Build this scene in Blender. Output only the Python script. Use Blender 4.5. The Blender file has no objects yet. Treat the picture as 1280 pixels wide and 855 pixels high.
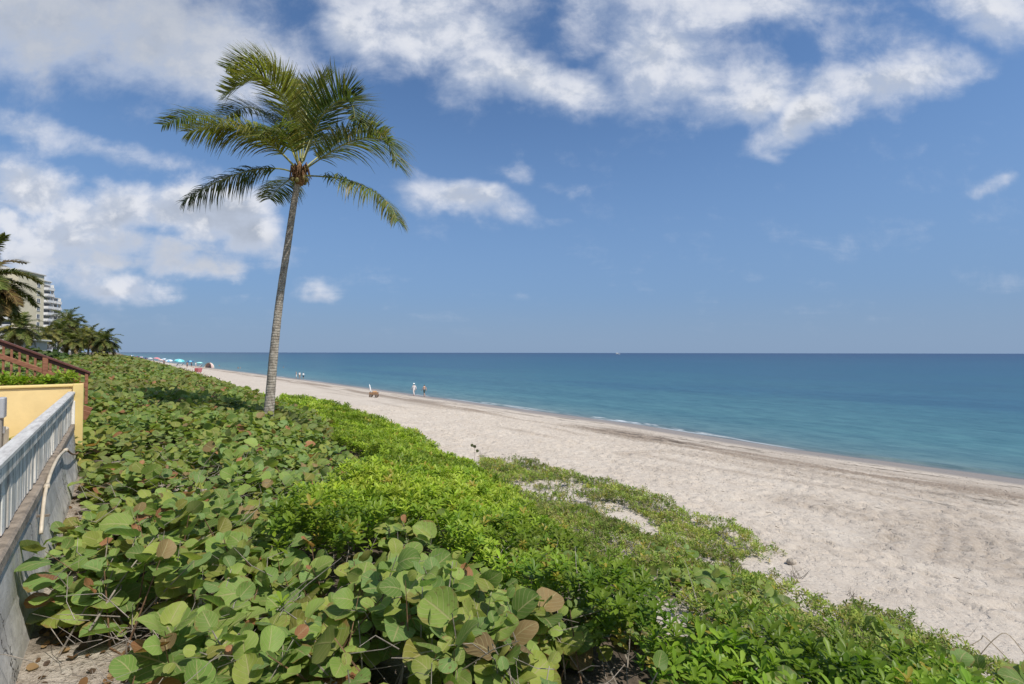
import bpy, bmesh, math, random
import numpy as np
from mathutils import Vector, Matrix

R = math.radians
random.seed(7)
rng = np.random.default_rng(11)
scene = bpy.context.scene
COL = scene.collection

# ------------------------------------------------------------------ camera frame
F = 604.0                       # focal length in pixels of the 1280 px wide photograph
EYE = 6.2                       # eye height above the sea
PITCH = math.atan(13.5 / F)
FW = np.array([0, math.cos(PITCH), math.sin(PITCH)])
UP = np.array([0, -math.sin(PITCH), math.cos(PITCH)])
RT = np.array([1.0, 0, 0])
CAM = np.array([0, 0, EYE])

def ray(px, py):
    return FW + (px - 640) / F * RT - (py - 427.5) / F * UP

def at(px, py, Y):              # point on the sight line at forward distance Y
    d = ray(px, py)
    return CAM + d * (Y / d[1])

# coast frame: s runs along the shore (north), t runs towards the sea
AX = (145 - 640) / F
DN = math.hypot(AX, 1)
D = np.array([AX / DN, 1 / DN])
N = np.array([D[1], -D[0]])

def st2xy(s, t):
    return s * D[0] + t * N[0], s * D[1] + t * N[1]

def xy2st(x, y):
    return x * D[0] + y * D[1], x * N[0] + y * N[1]

# ------------------------------------------------------------------ numpy noise
def vnoise(x, y, seed=0):
    x = np.asarray(x, float); y = np.asarray(y, float)
    xi = np.floor(x); yi = np.floor(y)
    fx = x - xi; fy = y - yi
    fx = fx * fx * (3 - 2 * fx); fy = fy * fy * (3 - 2 * fy)
    def h(a, b):
        n = np.sin(a * 127.1 + b * 311.7 + seed * 74.7) * 43758.5453
        return n - np.floor(n)
    a = h(xi, yi); b = h(xi + 1, yi); c = h(xi, yi + 1); d = h(xi + 1, yi + 1)
    return (a * (1 - fx) + b * fx) * (1 - fy) + (c * (1 - fx) + d * fx) * fy

def fbm(x, y, oct=4, seed=0):
    v = 0; a = 0.5; tot = 0
    for i in range(oct):
        v = v + a * vnoise(x, y, seed + i * 13); tot += a
        x = x * 2.03 + 5.1; y = y * 2.03 + 1.7; a *= 0.5
    return v / tot

def sstep(a, b, x):
    k = np.clip((x - a) / (b - a), 0, 1)
    return k * k * (3 - 2 * k)

# ------------------------------------------------------------------ terrain
TW0, TE0 = 34.8, 10.5
WL = [(1280, 598), (1000, 562), (800, 531), (560, 499), (400, 477.5), (270, 461.5), (200, 452.5)]
_w = []
for px, py in WL:
    d = ray(px, py); k = -EYE / d[2]; p = CAM + d * k
    _w.append(xy2st(p[0], p[1]))
_w = sorted(_w)
WS = np.array([-6000, -60] + [a for a, b in _w] + [1200, 3000, 9000])
WT = np.array([_w[0][1] + 3, _w[0][1] + 1] + [b for a, b in _w] + [_w[-1][1] - 12, _w[-1][1] - 70, _w[-1][1] - 900])

def waterline(s):
    return np.interp(s, WS, WT) + 0.5 * (fbm(np.asarray(s) / 9.0, np.asarray(s) * 0 + 3.3, 3, 5) - 0.5)

def tprime(s, t):               # t with the waterline moved to TW0 and the dune foot left alone
    tw = waterline(s)
    return np.where(t < TE0, t, np.where(t < tw, TE0 + (t - TE0) * (TW0 - TE0) / (tw - TE0), TW0 + (t - tw)))

PT = [-60, -14, -1, 1.5, 3.5, 6, 8.5, 10.5, 13, 20, 27, 32, 34.8, 42, 80, 300]
PZ = [4.4, 4.3, 4.05, 3.95, 3.6, 2.95, 2.25, 1.85, 1.65, 1.2, .68, .2, 0, -.75, -2.5, -6]

def gz(s, t):
    tp = tprime(s, t)
    z = np.interp(tp, PT, PZ)
    und = (fbm(np.asarray(s) / 5, np.asarray(t) / 3.0, 3, 9) - 0.5) * 0.22
    return z + und * np.clip((33 - tp) / 8, 0, 1) * np.clip((np.asarray(t) + 1.5) / 2, 0, 1)

CT = [-60, -2, 0, 1.5, 3, 5, 7, 9, 10.5, 12, 40]
CZ = [4.95, 4.8, 4.68, 4.62, 4.42, 3.85, 3.2, 2.55, 2.08, 1.75, 1.2]

def canopy_base(s, t):
    return np.interp(t, CT, CZ)

def hit(px, py, f):
    d = ray(px, py)
    k = 0.5
    while k < 4000:
        p = CAM + d * k
        s, t = xy2st(p[0], p[1])
        if p[2] <= float(f(s, t)):
            return s, t, p
        k *= 1.004; k += 0.004
    return s, t, p

def poly_st(pts, f=canopy_base):
    return np.array([hit(x, y, f)[:2] for x, y in pts])

def inside(poly, s, t):
    s = np.asarray(s); t = np.asarray(t)
    r = np.zeros(s.shape, bool); n = len(poly)
    j = n - 1
    for i in range(n):
        xi, yi = poly[i]; xj, yj = poly[j]
        c = ((yi > t) != (yj > t)) & (s < (xj - xi) * (t - yi) / (yj - yi + 1e-12) + xi)
        r ^= c; j = i
    return r

# ------------------------------------------------------------------ materials
def socket(nt, v, sock):
    if isinstance(v, bpy.types.NodeSocket):
        nt.links.new(v, sock)
    elif v is not None:
        if hasattr(sock, 'default_value'):
            try:
                sock.default_value = v
            except Exception:
                sock.default_value = (*v, 1) if len(v) == 3 else v[:3]

class NT:
    def __init__(self, nt):
        self.t = nt
    def n(self, typ, out=0, props=None, **inp):
        nd = self.t.nodes.new(typ)
        for k, v in (props or {}).items():
            setattr(nd, k, v)
        for k, v in inp.items():
            key = int(k[1:]) if k[0] == 'i' and k[1:].isdigit() else k.replace('_', ' ')
            socket(self.t, v, nd.inputs[key])
        return nd.outputs[out]
    def m(self, op, a, b=None, c=None, clamp=False):
        nd = self.t.nodes.new('ShaderNodeMath'); nd.operation = op; nd.use_clamp = clamp
        for i, v in enumerate((a, b, c)):
            if v is not None: socket(self.t, v, nd.inputs[i])
        return nd.outputs[0]
    def vm(self, op, a, b=None, scale=None, out=0):
        nd = self.t.nodes.new('ShaderNodeVectorMath'); nd.operation = op
        socket(self.t, a, nd.inputs[0])
        if b is not None: socket(self.t, b, nd.inputs[1])
        if scale is not None: socket(self.t, scale, nd.inputs['Scale'])
        return nd.outputs[out]
    def mix(self, f, a, b, blend='MIX'):
        nd = self.t.nodes.new('ShaderNodeMix'); nd.data_type = 'RGBA'; nd.blend_type = blend
        socket(self.t, f, nd.inputs[0])
        for v, k in ((a, 6), (b, 7)):
            if not isinstance(v, bpy.types.NodeSocket) and len(v) == 3: v = (*v, 1)
            socket(self.t, v, nd.inputs[k])
        return nd.outputs[2]
    def ss(self, x, a, b, lo=0.0, hi=1.0):
        nd = self.t.nodes.new('ShaderNodeMapRange'); nd.interpolation_type = 'SMOOTHSTEP'
        for i, v in enumerate((x, a, b, lo, hi)): socket(self.t, v, nd.inputs[i])
        return nd.outputs[0]
    def ramp(self, f, stops, interp='LINEAR'):
        nd = self.t.nodes.new('ShaderNodeValToRGB'); nd.color_ramp.interpolation = interp
        e = nd.color_ramp.elements
        while len(e) < len(stops): e.new(0.5)
        for el, (p, c) in zip(e, stops):
            el.position = p; el.color = (*c, 1)
        socket(self.t, f, nd.inputs[0])
        return nd.outputs[0]
    def noise(self, vec, scale, detail=4, rough=0.55, out=0, dist=0.0):
        return self.n('ShaderNodeTexNoise', out, Vector=vec, Scale=scale, Detail=detail, Roughness=rough, Distortion=dist)
    def mapping(self, vec, scale=(1, 1, 1), loc=(0, 0, 0), rot=(0, 0, 0)):
        return self.n('ShaderNodeMapping', Vector=vec, Scale=scale, Location=loc, Rotation=rot)
    def xyz(self, v):
        nd = self.t.nodes.new('ShaderNodeSeparateXYZ'); socket(self.t, v, nd.inputs[0])
        return nd.outputs
    def comb(self, x, y, z):
        nd = self.t.nodes.new('ShaderNodeCombineXYZ')
        for i, v in enumerate((x, y, z)): socket(self.t, v, nd.inputs[i])
        return nd.outputs[0]
    def attr(self, name, out='Color'):
        nd = self.t.nodes.new('ShaderNodeAttribute'); nd.attribute_name = name
        return nd.outputs[out]

def newmat(name):
    m = bpy.data.materials.new(name); m.use_nodes = True
    m.node_tree.nodes.clear()
    g = NT(m.node_tree)
    g.out = m.node_tree.nodes.new('ShaderNodeOutputMaterial')
    return m, g

def finish(g, sh):
    g.t.links.new(sh, g.out.inputs[0])

def bsdf(g, **k):
    return g.n('ShaderNodeBsdfPrincipled', **k)

def mat_plain(name, col, rough=0.7, var=0.25, scale=6.0, metal=0.0, bump=0.0, coord='Object'):
    m, g = newmat(name)
    co = g.t.nodes.new('ShaderNodeTexCoord').outputs[coord]
    nz = g.noise(co, scale, 5, 0.6)
    f = g.ss(nz, 0.3, 0.7)
    c = g.mix(f, tuple(x * (1 - var) for x in col), tuple(min(1, x * (1 + var)) for x in col))
    kw = {}
    if bump:
        kw['Normal'] = g.n('ShaderNodeBump', Strength=bump, Distance=0.02, Height=g.noise(co, scale * 4, 4, 0.6))
    finish(g, bsdf(g, Base_Color=c, Roughness=rough, Metallic=metal, **kw))
    return m

# ------------------------------------------------------------------ object helpers
def tag(o, label=None, cat=None, group=None, kind=None):
    if label: o['label'] = label
    if cat: o['category'] = cat
    if group: o['group'] = group
    if kind: o['kind'] = kind
    return o

def empty(name, loc=(0, 0, 0), rz=0.0):
    o = bpy.data.objects.new(name, None); COL.objects.link(o)
    o.location = tuple(float(v) for v in loc); o.rotation_euler = (0, 0, rz); o.empty_display_size = 0.2
    return o

def link(name, me, mats, parent=None):
    o = bpy.data.objects.new(name, me); COL.objects.link(o)
    for m in (mats if isinstance(mats, (list, tuple)) else [mats]): me.materials.append(m)
    if parent is not None: o.parent = parent
    return o

def np_mesh(name, V, Q, uv=None, col=None, smooth=False, matidx=None):
    V = np.asarray(V, np.float32).reshape(-1, 3); Q = np.asarray(Q, np.int32)
    me = bpy.data.meshes.new(name)
    n = Q.shape[1]
    me.vertices.add(len(V)); me.vertices.foreach_set('co', V.ravel())
    me.loops.add(Q.size); me.loops.foreach_set('vertex_index', Q.ravel())
    me.polygons.add(len(Q))
    me.polygons.foreach_set('loop_start', np.arange(0, Q.size, n, dtype=np.int32))
    if matidx is not None: me.polygons.foreach_set('material_index', np.asarray(matidx, np.int32))
    me.polygons.foreach_set('use_smooth', np.full(len(Q), smooth, bool))
    if uv is not None:
        l = me.uv_layers.new(name='UVMap')
        l.data.foreach_set('uv', np.asarray(uv, np.float32)[Q.ravel()].ravel())
    if col is not None:
        a = me.color_attributes.new('tint', 'FLOAT_COLOR', 'POINT')
        a.data.foreach_set('color', np.asarray(col, np.float32).ravel())
    me.update(calc_edges=True)
    return me

class MB:
    """collects boxes, tubes and lathes and links them as one mesh"""
    def __init__(self):
        self.v = []; self.f = []; self.mi = []
    def add(self, v, f, mi=0):
        b = len(self.v)
        self.v += [tuple(map(float, p)) for p in v]
        self.f += [tuple(i + b for i in q) for q in f]; self.mi += [mi] * len(f)
    def box(self, c, size, rz=0.0, rot=None, mi=0, bev=0.0):
        hx, hy, hz = [k / 2 for k in size]
        M = rot if rot is not None else Matrix.Rotation(rz, 3, 'Z')
        b = min(bev, hx * .45, hy * .45, hz * .45)
        if b > 0:
            bm = bmesh.new(); bmesh.ops.create_cube(bm, size=2)
            for v in bm.verts: v.co = Vector((v.co.x * hx, v.co.y * hy, v.co.z * hz))
            bmesh.ops.bevel(bm, geom=list(bm.edges), offset=b, segments=1, affect='EDGES', profile=.5)
            bm.verts.index_update()
            self.add([M @ v.co + Vector(c) for v in bm.verts], [[v.index for v in f.verts] for f in bm.faces], mi)
            bm.free(); return self
        P = [(-hx, -hy, -hz), (hx, -hy, -hz), (hx, hy, -hz), (-hx, hy, -hz), (-hx, -hy, hz), (hx, -hy, hz), (hx, hy, hz), (-hx, hy, hz)]
        self.add([M @ Vector(p) + Vector(c) for p in P],
                 [(0, 3, 2, 1), (4, 5, 6, 7), (0, 1, 5, 4), (1, 2, 6, 5), (2, 3, 7, 6), (3, 0, 4, 7)], mi); return self
    def tube(self, pts, rad, n=8, mi=0, cap=True):
        pts = [Vector(tuple(map(float, p))) for p in pts]
        if not hasattr(rad, '__len__'): rad = [rad] * len(pts)
        vs = []; fs = []
        ref = None
        for i, p in enumerate(pts):
            tg = (pts[min(i + 1, len(pts) - 1)] - pts[max(i - 1, 0)]).normalized()
            if ref is None:
                ref = tg.orthogonal().normalized()
            ref = (ref - tg * ref.dot(tg)).normalized(); bi = tg.cross(ref)
            for k in range(n):
                a = 2 * math.pi * k / n
                vs.append(p + (ref * math.cos(a) + bi * math.sin(a)) * rad[i])
        for i in range(len(pts) - 1):
            for k in range(n):
                k2 = (k + 1) % n
                fs.append((i * n + k, i * n + k2, (i + 1) * n + k2, (i + 1) * n + k))
        if cap:
            fs.append(tuple(range(n - 1, -1, -1))); fs.append(tuple((len(pts) - 1) * n + k for k in range(n)))
        self.add(vs, fs, mi); return self
    def lathe(self, prof, c=(0, 0, 0), n=16, rot=None, mi=0):
        M = rot if rot is not None else Matrix.Identity(3)
        vs = []; fs = []
        for r, z in prof:
            for k in range(n):
                a = 2 * math.pi * k / n
                vs.append(M @ Vector((r * math.cos(a), r * math.sin(a), z)) + Vector(c))
        for i in range(len(prof) - 1):
            for k in range(n):
                k2 = (k + 1) % n
                fs.append((i * n + k, i * n + k2, (i + 1) * n + k2, (i + 1) * n + k))
        fs.append(tuple(range(n - 1, -1, -1))); fs.append(tuple((len(prof) - 1) * n + k for k in range(n)))
        self.add(vs, fs, mi); return self
    def build(self, name, mats, parent=None, smooth=False):
        me = bpy.data.meshes.new(name); me.from_pydata(self.v, [], self.f); me.update()
        for p, mi in zip(me.polygons, self.mi):
            p.material_index = mi; p.use_smooth = smooth
        return link(name, me, mats, parent)

# ------------------------------------------------------------------ sun, sky, camera
SUN_EL = R(56)
sh = np.array([0.82, -0.57]); sh = sh / np.linalg.norm(sh)
SUND = np.array([sh[0] * math.cos(SUN_EL), sh[1] * math.cos(SUN_EL), math.sin(SUN_EL)])
sun = bpy.data.lights.new('sun', 'SUN'); sun.energy = 3.6; sun.angle = R(0.53); sun.color = (1.0, 0.955, 0.88)
so = bpy.data.objects.new('sun', sun); COL.objects.link(so)
so.rotation_euler = Vector(tuple(-SUND)).to_track_quat('-Z', 'Y').to_euler()
so.location = (20, -20, 40)

world = bpy.data.worlds.new('World'); scene.world = world; world.use_nodes = True
wt = world.node_tree; wt.nodes.clear(); g = NT(wt)
wout = wt.nodes.new('ShaderNodeOutputWorld')
sky = wt.nodes.new('ShaderNodeTexSky'); sky.sky_type = 'NISHITA'; sky.sun_disc = False
sky.sun_elevation = SUN_EL; sky.sun_rotation = math.atan2(SUND[0], SUND[1])
sky.altitude = 5; sky.air_density = 1.0; sky.dust_density = 0.55; sky.ozone_density = 2.2
dirv = g.vm('NORMALIZE', wt.nodes.new('ShaderNodeTexCoord').outputs['Generated'])
dx, dy, dz = g.xyz(dirv)
el = g.m('MAXIMUM', dz, 0.0)
# clouds lie on a layer overhead: noise is sampled where the sight line meets it
den = g.m('ADD', el, 0.16)
layer = g.comb(g.m('DIVIDE', dx, den), g.m('DIVIDE', dy, den), g.m('MULTIPLY', dz, 1.4))
ys = g.m('MAXIMUM', dy, 0.05)
sky_u = g.m('DIVIDE', dx, ys); sky_v = g.m('DIVIDE', dz, ys)
base_uv = g.comb(sky_u, sky_v, 0.0)
warp = g.vm('SUBTRACT', g.noise(g.vm('MULTIPLY', base_uv, (1, 1.35, 1)), 5.5, 4, 0.55, out=1), (0.5, 0.5, 0.5))
uvw = g.vm('ADD', base_uv, g.vm('SCALE', warp, scale=0.13))
BLOBS = [  # px, py, rx, ry, rot, strength  -> where each cloud floats
    (40, 25, 300, 82, 0, 1.0), (220, 55, 190, 78, 12, 1.0), (320, 105, 120, 52, 10, .75), (85, 168, 170, 24, 14, .62), (190, 195, 80, 16, 14, .4),
    (45, 238, 95, 42, 14, 1.0), (140, 262, 100, 44, 0, .9), (255, 262, 100, 44, 0, 1.05), (318, 288, 55, 42, 20, 1.0), (60, 300, 130, 48, 0, .95), (210, 318, 180, 30, 4, .85),
    (150, 362, 100, 24, 2, .8), (388, 366, 40, 14, 0, .62), (60, 342, 110, 30, 0, .65), (120, 400, 110, 12, 0, .4),
    (445, 25, 70, 62, 25, .85), (545, 38, 110, 60, 0, .95), (520, 2, 150, 40, 0, .9), (640, 98, 105, 48, 10, .98), (722, 112, 70, 42, -6, .95), (585, 95, 60, 48, 30, .75),
    (745, 25, 60, 60, 40, .75), (830, 70, 110, 85, 15, .92), (900, 5, 210, 42, 0, .85), (940, 100, 75, 62, 20, .9), (1000, 150, 95, 34, -22, .95), (1105, 100, 130, 46, -8, .92), (1205, 88, 65, 30, -14, .7), (1245, 12, 80, 58, 20, .9), (1090, 45, 90, 35, 0, .55),
    (585, 250, 84, 30, 14, .92), (560, 238, 60, 22, 20, .6), (648, 214, 44, 26, 20, .58), (700, 230, 36, 13, 10, .5), (695, 276, 26, 9, 0, .5), (1242, 226, 40, 14, -14, .52),
]
M = None; HS = None; WS_ = None
for bx, by, rx, ry, rot, stg in BLOBS:
    r_ = ray(bx, by); cu, cv = r_[0] / r_[1], r_[2] / r_[1]
    q = g.n('ShaderNodeMapping', props={'vector_type': 'TEXTURE'}, Vector=uvw, Location=(cu, cv, 0), Rotation=(0, 0, R(-rot)), Scale=(rx / F * 1.18, ry / F * 1.18, 1))
    ln = g.vm('LENGTH', q, out=1)
    v = g.ss(ln, 0.10, 1.38, stg, 0.0)
    M = v if M is None else g.m('SMOOTH_MAX', M, v, 0.25)
    wv = g.m('MULTIPLY', v, v); hv_ = g.m('MULTIPLY', wv, g.xyz(q)[1])
    HS = hv_ if HS is None else g.m('ADD', HS, hv_); WS_ = wv if WS_ is None else g.m('ADD', WS_, wv)
# seen from elsewhere (behind the camera) the sky simply carries scattered cloud
behind = g.ss(dy, 0.03, 0.12)
M = g.m('ADD', g.m('MULTIPLY', M, behind), g.m('MULTIPLY', g.m('SUBTRACT', 1.0, behind), 0.45))
lowc = g.m('MULTIPLY', g.m('MULTIPLY', g.ss(sky_v, .06, .12), g.ss(sky_v, .34, .44, 1, 0)), g.ss(sky_u, -.55, -.40, 1, 0))
lowc_ = lowc
nA = g.noise(g.mapping(layer, (1.0, 1.7, 1), (0, 0, 0), (0, 0, R(28))), 1.55, 7, 0.58, dist=0.35)
nB = g.noise(g.vm('MULTIPLY', base_uv, (1, 1.25, 1)), 8.5, 8, 0.63, dist=0.2)
sun2 = (0.030, 0.034, 0.0)
nB2 = g.noise(g.vm('MULTIPLY', g.vm('ADD', base_uv, sun2), (1, 1.25, 1)), 8.5, 5, 0.60, dist=0.2)
def puffs(vec):
    v1 = g.n('ShaderNodeTexVoronoi', 0, props={'feature': 'F1', 'voronoi_dimensions': '2D'}, Vector=vec, Scale=11.0)
    v2 = g.n('ShaderNodeTexVoronoi', 0, props={'feature': 'F1', 'voronoi_dimensions': '2D'}, Vector=vec, Scale=25.0)
    return g.m('ADD', g.m('MULTIPLY', g.m('SUBTRACT', .45, v1), .75), g.m('MULTIPLY', g.m('SUBTRACT', .45, v2), .40))
pw = g.vm('SUBTRACT', g.noise(base_uv, 14, 5, .6, out=1), (.5, .5, .5))
puv = g.vm('ADD', g.vm('MULTIPLY', base_uv, (.85, 1.2, 1)), g.vm('SCALE', pw, scale=.07))
pf = puffs(puv); pf2 = puffs(g.vm('ADD', puv, (.020, .030, 0)))
nz = g.m('ADD', g.m('ADD', g.m('MULTIPLY', g.m('MULTIPLY', pf, .38), g.m('ADD', .25, g.m('MULTIPLY', lowc, .75))), g.m('MULTIPLY', g.m('SUBTRACT', nA, 0.5), 0.65)), g.m('MULTIPLY', g.m('SUBTRACT', nB, 0.5), 0.95))
dens = g.m('SUBTRACT', g.m('ADD', M, nz), 0.38)
alpha = g.m('MULTIPLY', g.ss(dens, g.m('SUBTRACT', g.m('MULTIPLY', lowc, .05), .16), g.m('SUBTRACT', .66, g.m('MULTIPLY', lowc, .16))), 0.97)
alpha = g.m('MULTIPLY', alpha, g.ss(dz, 0.012, 0.09))
thick = g.ss(dens, 0.25, 0.95)
hsh = g.m('MULTIPLY', g.m('DIVIDE', HS, g.m('ADD', WS_, 0.02)), behind)
nC = g.noise(base_uv, 4.2, 5, .6)
nC2 = g.noise(g.vm('ADD', base_uv, (.05, .06, 0)), 4.2, 5, .6)
lit = g.m('ADD', g.m('ADD', g.m('SUBTRACT', .60, g.m('MULTIPLY', lowc_, .12)), g.m('MULTIPLY', hsh, .50)), g.m('ADD', g.m('MULTIPLY', g.m('SUBTRACT', nB, nB2), 2.4), g.m('ADD', g.m('MULTIPLY', g.m('SUBTRACT', nC, nC2), 1.6), g.m('MULTIPLY', g.m('SUBTRACT', pf, pf2), g.m('ADD', .25, g.m('MULTIPLY', lowc, .45))))), clamp=True)
core = g.mix(thick, (5.6, 5.85, 6.5), (6.2, 6.3, 6.6))
shadow_col = g.mix(thick, (4.1, 4.6, 5.6), (3.05, 3.4, 4.05))
grey = g.n('ShaderNodeMapping', props={'vector_type': 'TEXTURE'}, Vector=uvw, Location=(ray(110, 30)[0] / ray(110, 30)[1], ray(110, 30)[2] / ray(110, 30)[1], 0), Scale=(300 / F, 120 / F, 1))
grey = g.ss(g.vm('LENGTH', grey, out=1), .3, 1.2, .75, 0)
grey2 = g.n('ShaderNodeMapping', props={'vector_type': 'TEXTURE'}, Vector=uvw, Location=(ray(200, 318)[0] / ray(200, 318)[1], ray(200, 318)[2] / ray(200, 318)[1], 0), Scale=(210 / F, 30 / F, 1))
grey = g.m('MULTIPLY', g.m('MAXIMUM', grey, g.ss(g.vm('LENGTH', grey2, out=1), .3, 1.2, .6, 0)), behind)
core = g.mix(grey, core, (3.3, 3.65, 4.3))
ccol = g.mix(g.ss(lit, 0.2, 0.92), shadow_col, core)
skyc = g.mix(1.0, sky.outputs[0], (0.69, 0.85, 1.0), 'MULTIPLY')
# far air near the horizon keeps its blue
skyc = g.mix(g.ss(dz, 0.0, 0.50, 0.85, 0.0), skyc, (1.42, 2.28, 3.95))
skyc = g.mix(g.ss(dz, 0.0, 0.13, 0.6, 0.0), skyc, (2.15, 2.95, 4.1))
thin = g.mix(alpha, skyc, ccol)
bg = g.n('ShaderNodeBackground', Color=thin, Strength=0.1)
wt.links.new(bg, wout.inputs[0])

cd = bpy.data.cameras.new('camera'); cam = bpy.data.objects.new('camera', cd); COL.objects.link(cam)
cd.sensor_width = 36; cd.lens = 36 * F / 1280; cd.clip_start = 0.05; cd.clip_end = 90000
cam.matrix_world = Matrix.Translation((0, 0, EYE)) @ (Matrix.Rotation(math.pi / 2 + PITCH, 3, 'X') @ Matrix.Rotation(R(0.09), 3, 'Z')).to_4x4()
scene.camera = cam
scene.view_settings.view_transform = 'Standard'; scene.view_settings.look = 'None'
scene.view_settings.exposure = 0.38; scene.view_settings.gamma = 1
scene.cycles.max_bounces = 6; scene.cycles.diffuse_bounces = 3; scene.cycles.glossy_bounces = 2
scene.cycles.transmission_bounces = 4; scene.cycles.transparent_max_bounces = 4
scene.cycles.use_denoising = True
scene.cycles.sample_clamp_indirect = 4

# ------------------------------------------------------------------ vegetation zones (on the dune, in s,t)
Z_SCAEV = poly_st([(344, 512), (352, 496), (400, 500), (450, 518), (520, 545), (590, 580), (650, 622), (700, 648), (752, 688), (800, 702), (868, 742),
                   (950, 768), (1010, 800), (990, 855), (900, 855), (850, 815), (825, 785), (770, 752), (715, 722), (650, 716), (600, 690), (540, 655), (490, 642),
                   (440, 672), (380, 692), (345, 664), (346, 620), (420, 588), (478, 566), (440, 545), (400, 522)])
Z_SCAEV2 = poly_st([(800, 855), (840, 780), (900, 770), (1010, 790), (1090, 800), (1180, 815), (1230, 838), (1280, 870), (1280, 960), (800, 960)])
Z_CREEP = poly_st(f=lambda s, t: gz(s, t) + .1, pts=[(600, 572), (660, 578), (720, 592), (790, 612), (880, 650), (940, 672), (962, 698), (925, 716), (962, 742), (960, 770), (868, 742), (800, 702), (760, 690), (700, 650), (650, 622), (600, 585)])
Z_CREEP2 = poly_st(f=lambda s, t: gz(s, t) + .1, pts=[(960, 742), (1005, 750), (1065, 748), (1110, 775), (1150, 772), (1200, 803), (1240, 832), (1290, 850), (1290, 900), (1180, 850), (1060, 800), (1000, 790), (955, 768)])
Z_SAND = poly_st(f=gz, pts=[(655, 604), (700, 599), (742, 612), (738, 628), (692, 626), (650, 618)])
Z_SAND3 = poly_st(f=gz, pts=[(742, 622), (790, 643), (832, 664), (816, 682), (772, 672), (748, 645)])
Z_SAND2 = poly_st(f=gz, pts=[(925, 716), (985, 708), (1060, 745), (1075, 775), (1040, 778), (985, 750), (950, 735)])
Z_SCAEV3 = poly_st([(-30, 470), (60, 472), (100, 480), (100, 492), (-30, 492)])

# sea grape mass: the landward strip, wide again beyond the garden wall
def edge_t(s):                  # seaward rim of all planting
    return np.interp(s, [-6, 0, 6, 12, 20, 40, 80, 130, 200, 400], [8.6, 9.0, 9.6, 9.9, 10.3, 10.4, 10.4, 10.2, 9.5, 8.5])

def in_grape(s, t):
    s = np.asarray(s); t = np.asarray(t)
    n1 = fbm(s / 1.6, t / 1.6, 3, 31)
    left = np.where(s < 11.6, np.interp(s, [0, 3.4, 4.25, 4.7, 5.0, 5.5, 6.1, 6.7, 7.2, 7.8, 9, 11], [.12, .10, .40, .18, -.48, -.42, -.16, -.44, -.42, -.22, -.3, -.3]) + 0.15 * (fbm(s * 3.1, s * 0 + 2, 2, 3) - .5), -22)
    near_lim = np.interp(s, [-6, 2, 5, 8, 11, 14, 18, 24, 34, 60], [4.9, 4.2, 3.9, 4.0, 3.7, 4.5, 6.6, 7.4, 9.6, 10.3])
    ok = (t > left) & (t < near_lim + (n1 - .5) * 1.9) & ((fbm(s / .55, t / .55, 2, 35) > .385) | (np.hypot(*st2xy(s, t)) > 14))
    ok &= ~((s > 11.4) & (s < 13.2) & (t < -0.55))
    sc = in_scaev(s, t)
    mixed = inside(Z_SCAEV2, s, t) & (fbm(s / .5, t / .5, 2, 37) > .54)
    mixed |= (s < 5.2) & (s > -3) & (t > 2.2) & (t < 7.5) & (fbm(s / .45, t / .45, 2, 39) > .63)
    return (ok & (~sc | (n1 > 0.66))) | mixed

def in_scaev(s, t):
    j = (fbm(np.asarray(s) / .9, np.asarray(t) / .9, 3, 71) - .5) * 1.0
    a = inside(Z_SCAEV, s + j, t + j * .7)
    b = inside(Z_SCAEV2, s + j, t + j) & (fbm(np.asarray(s) / .55, np.asarray(t) / .55, 2, 77) > .47)
    far = (s > 13.5) & (t > np.interp(s, [13, 18, 26, 40, 70], [4.6, 6.2, 8.2, 9.4, 10.0]) + j * .6) & (t < edge_t(s) + j * .4) & (s < 60)
    c = (s > 11.9) & (s < 16.0) & (t < -0.55) & (t > -7) & (fbm(np.asarray(s) / .9, np.asarray(t) / .9, 2, 79) > .40)
    gap = (s < 4.8) & (fbm(np.asarray(s) / .6, np.asarray(t) / .6, 2, 83) < .40)
    return ((a & ~gap) | b | far | c)

def in_creep(s, t):
    j = (fbm(np.asarray(s) / .7, np.asarray(t) / .7, 3, 171) - .5) * .8
    a = inside(Z_CREEP, s + j, t + j * .6) | inside(Z_CREEP2, s + j, t + j * .6)
    sd = ((inside(Z_SAND, s + j * 1.2, t + j) | inside(Z_SAND3, s + j, t + j)) & (fbm(np.asarray(s) / .4, np.asarray(t) / .4, 2, 195) > .22)) | inside(Z_SAND2, s + j * .5, t + j * .5)
    sd |= inside(Z_CREEP2, s, t) & (fbm(np.asarray(s) / .6, np.asarray(t) / .6, 2, 199) < .50)
    a |= (np.asarray(s) < 13.5) & (np.asarray(s) > -5) & (t > 4.8) & (t < np.interp(s, [0, 13], [8.2, 8.9])) & ~in_scaev(s, t)
    patch = fbm(np.asarray(s) / .55, np.asarray(t) / .55, 3, 191) > .22 + .24 * fbm(np.asarray(s) / 2.0, np.asarray(t) / 2.0, 2, 193)
    return a & ~sd & patch

# ------------------------------------------------------------------ ground sheet
def grow(a, step, end, k=1.12):
    out = [a]
    while abs(out[-1]) < abs(end):
        out.append(out[-1] + step); step *= k
    return out[1:]
s_fine = np.arange(-7, 44, 0.1)
s_ax = np.array(sorted(grow(-7, -0.3, -9000, 1.25)) + list(s_fine) + grow(s_fine[-1], 0.13, 12000, 1.045))
t_fine = np.arange(8.6, 36.5, 0.1)
t_mid = np.arange(-1.5, 8.6, 0.3)
t_ax = np.array(sorted(grow(-1.5, -0.5, -9000, 1.25)) + list(t_mid) + list(t_fine) + grow(t_fine[-1], 0.3, 420, 1.2))
S, T = np.meshgrid(s_ax, t_ax, indexing='ij')
Z = gz(S, T)
TP = tprime(S, T)
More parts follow.
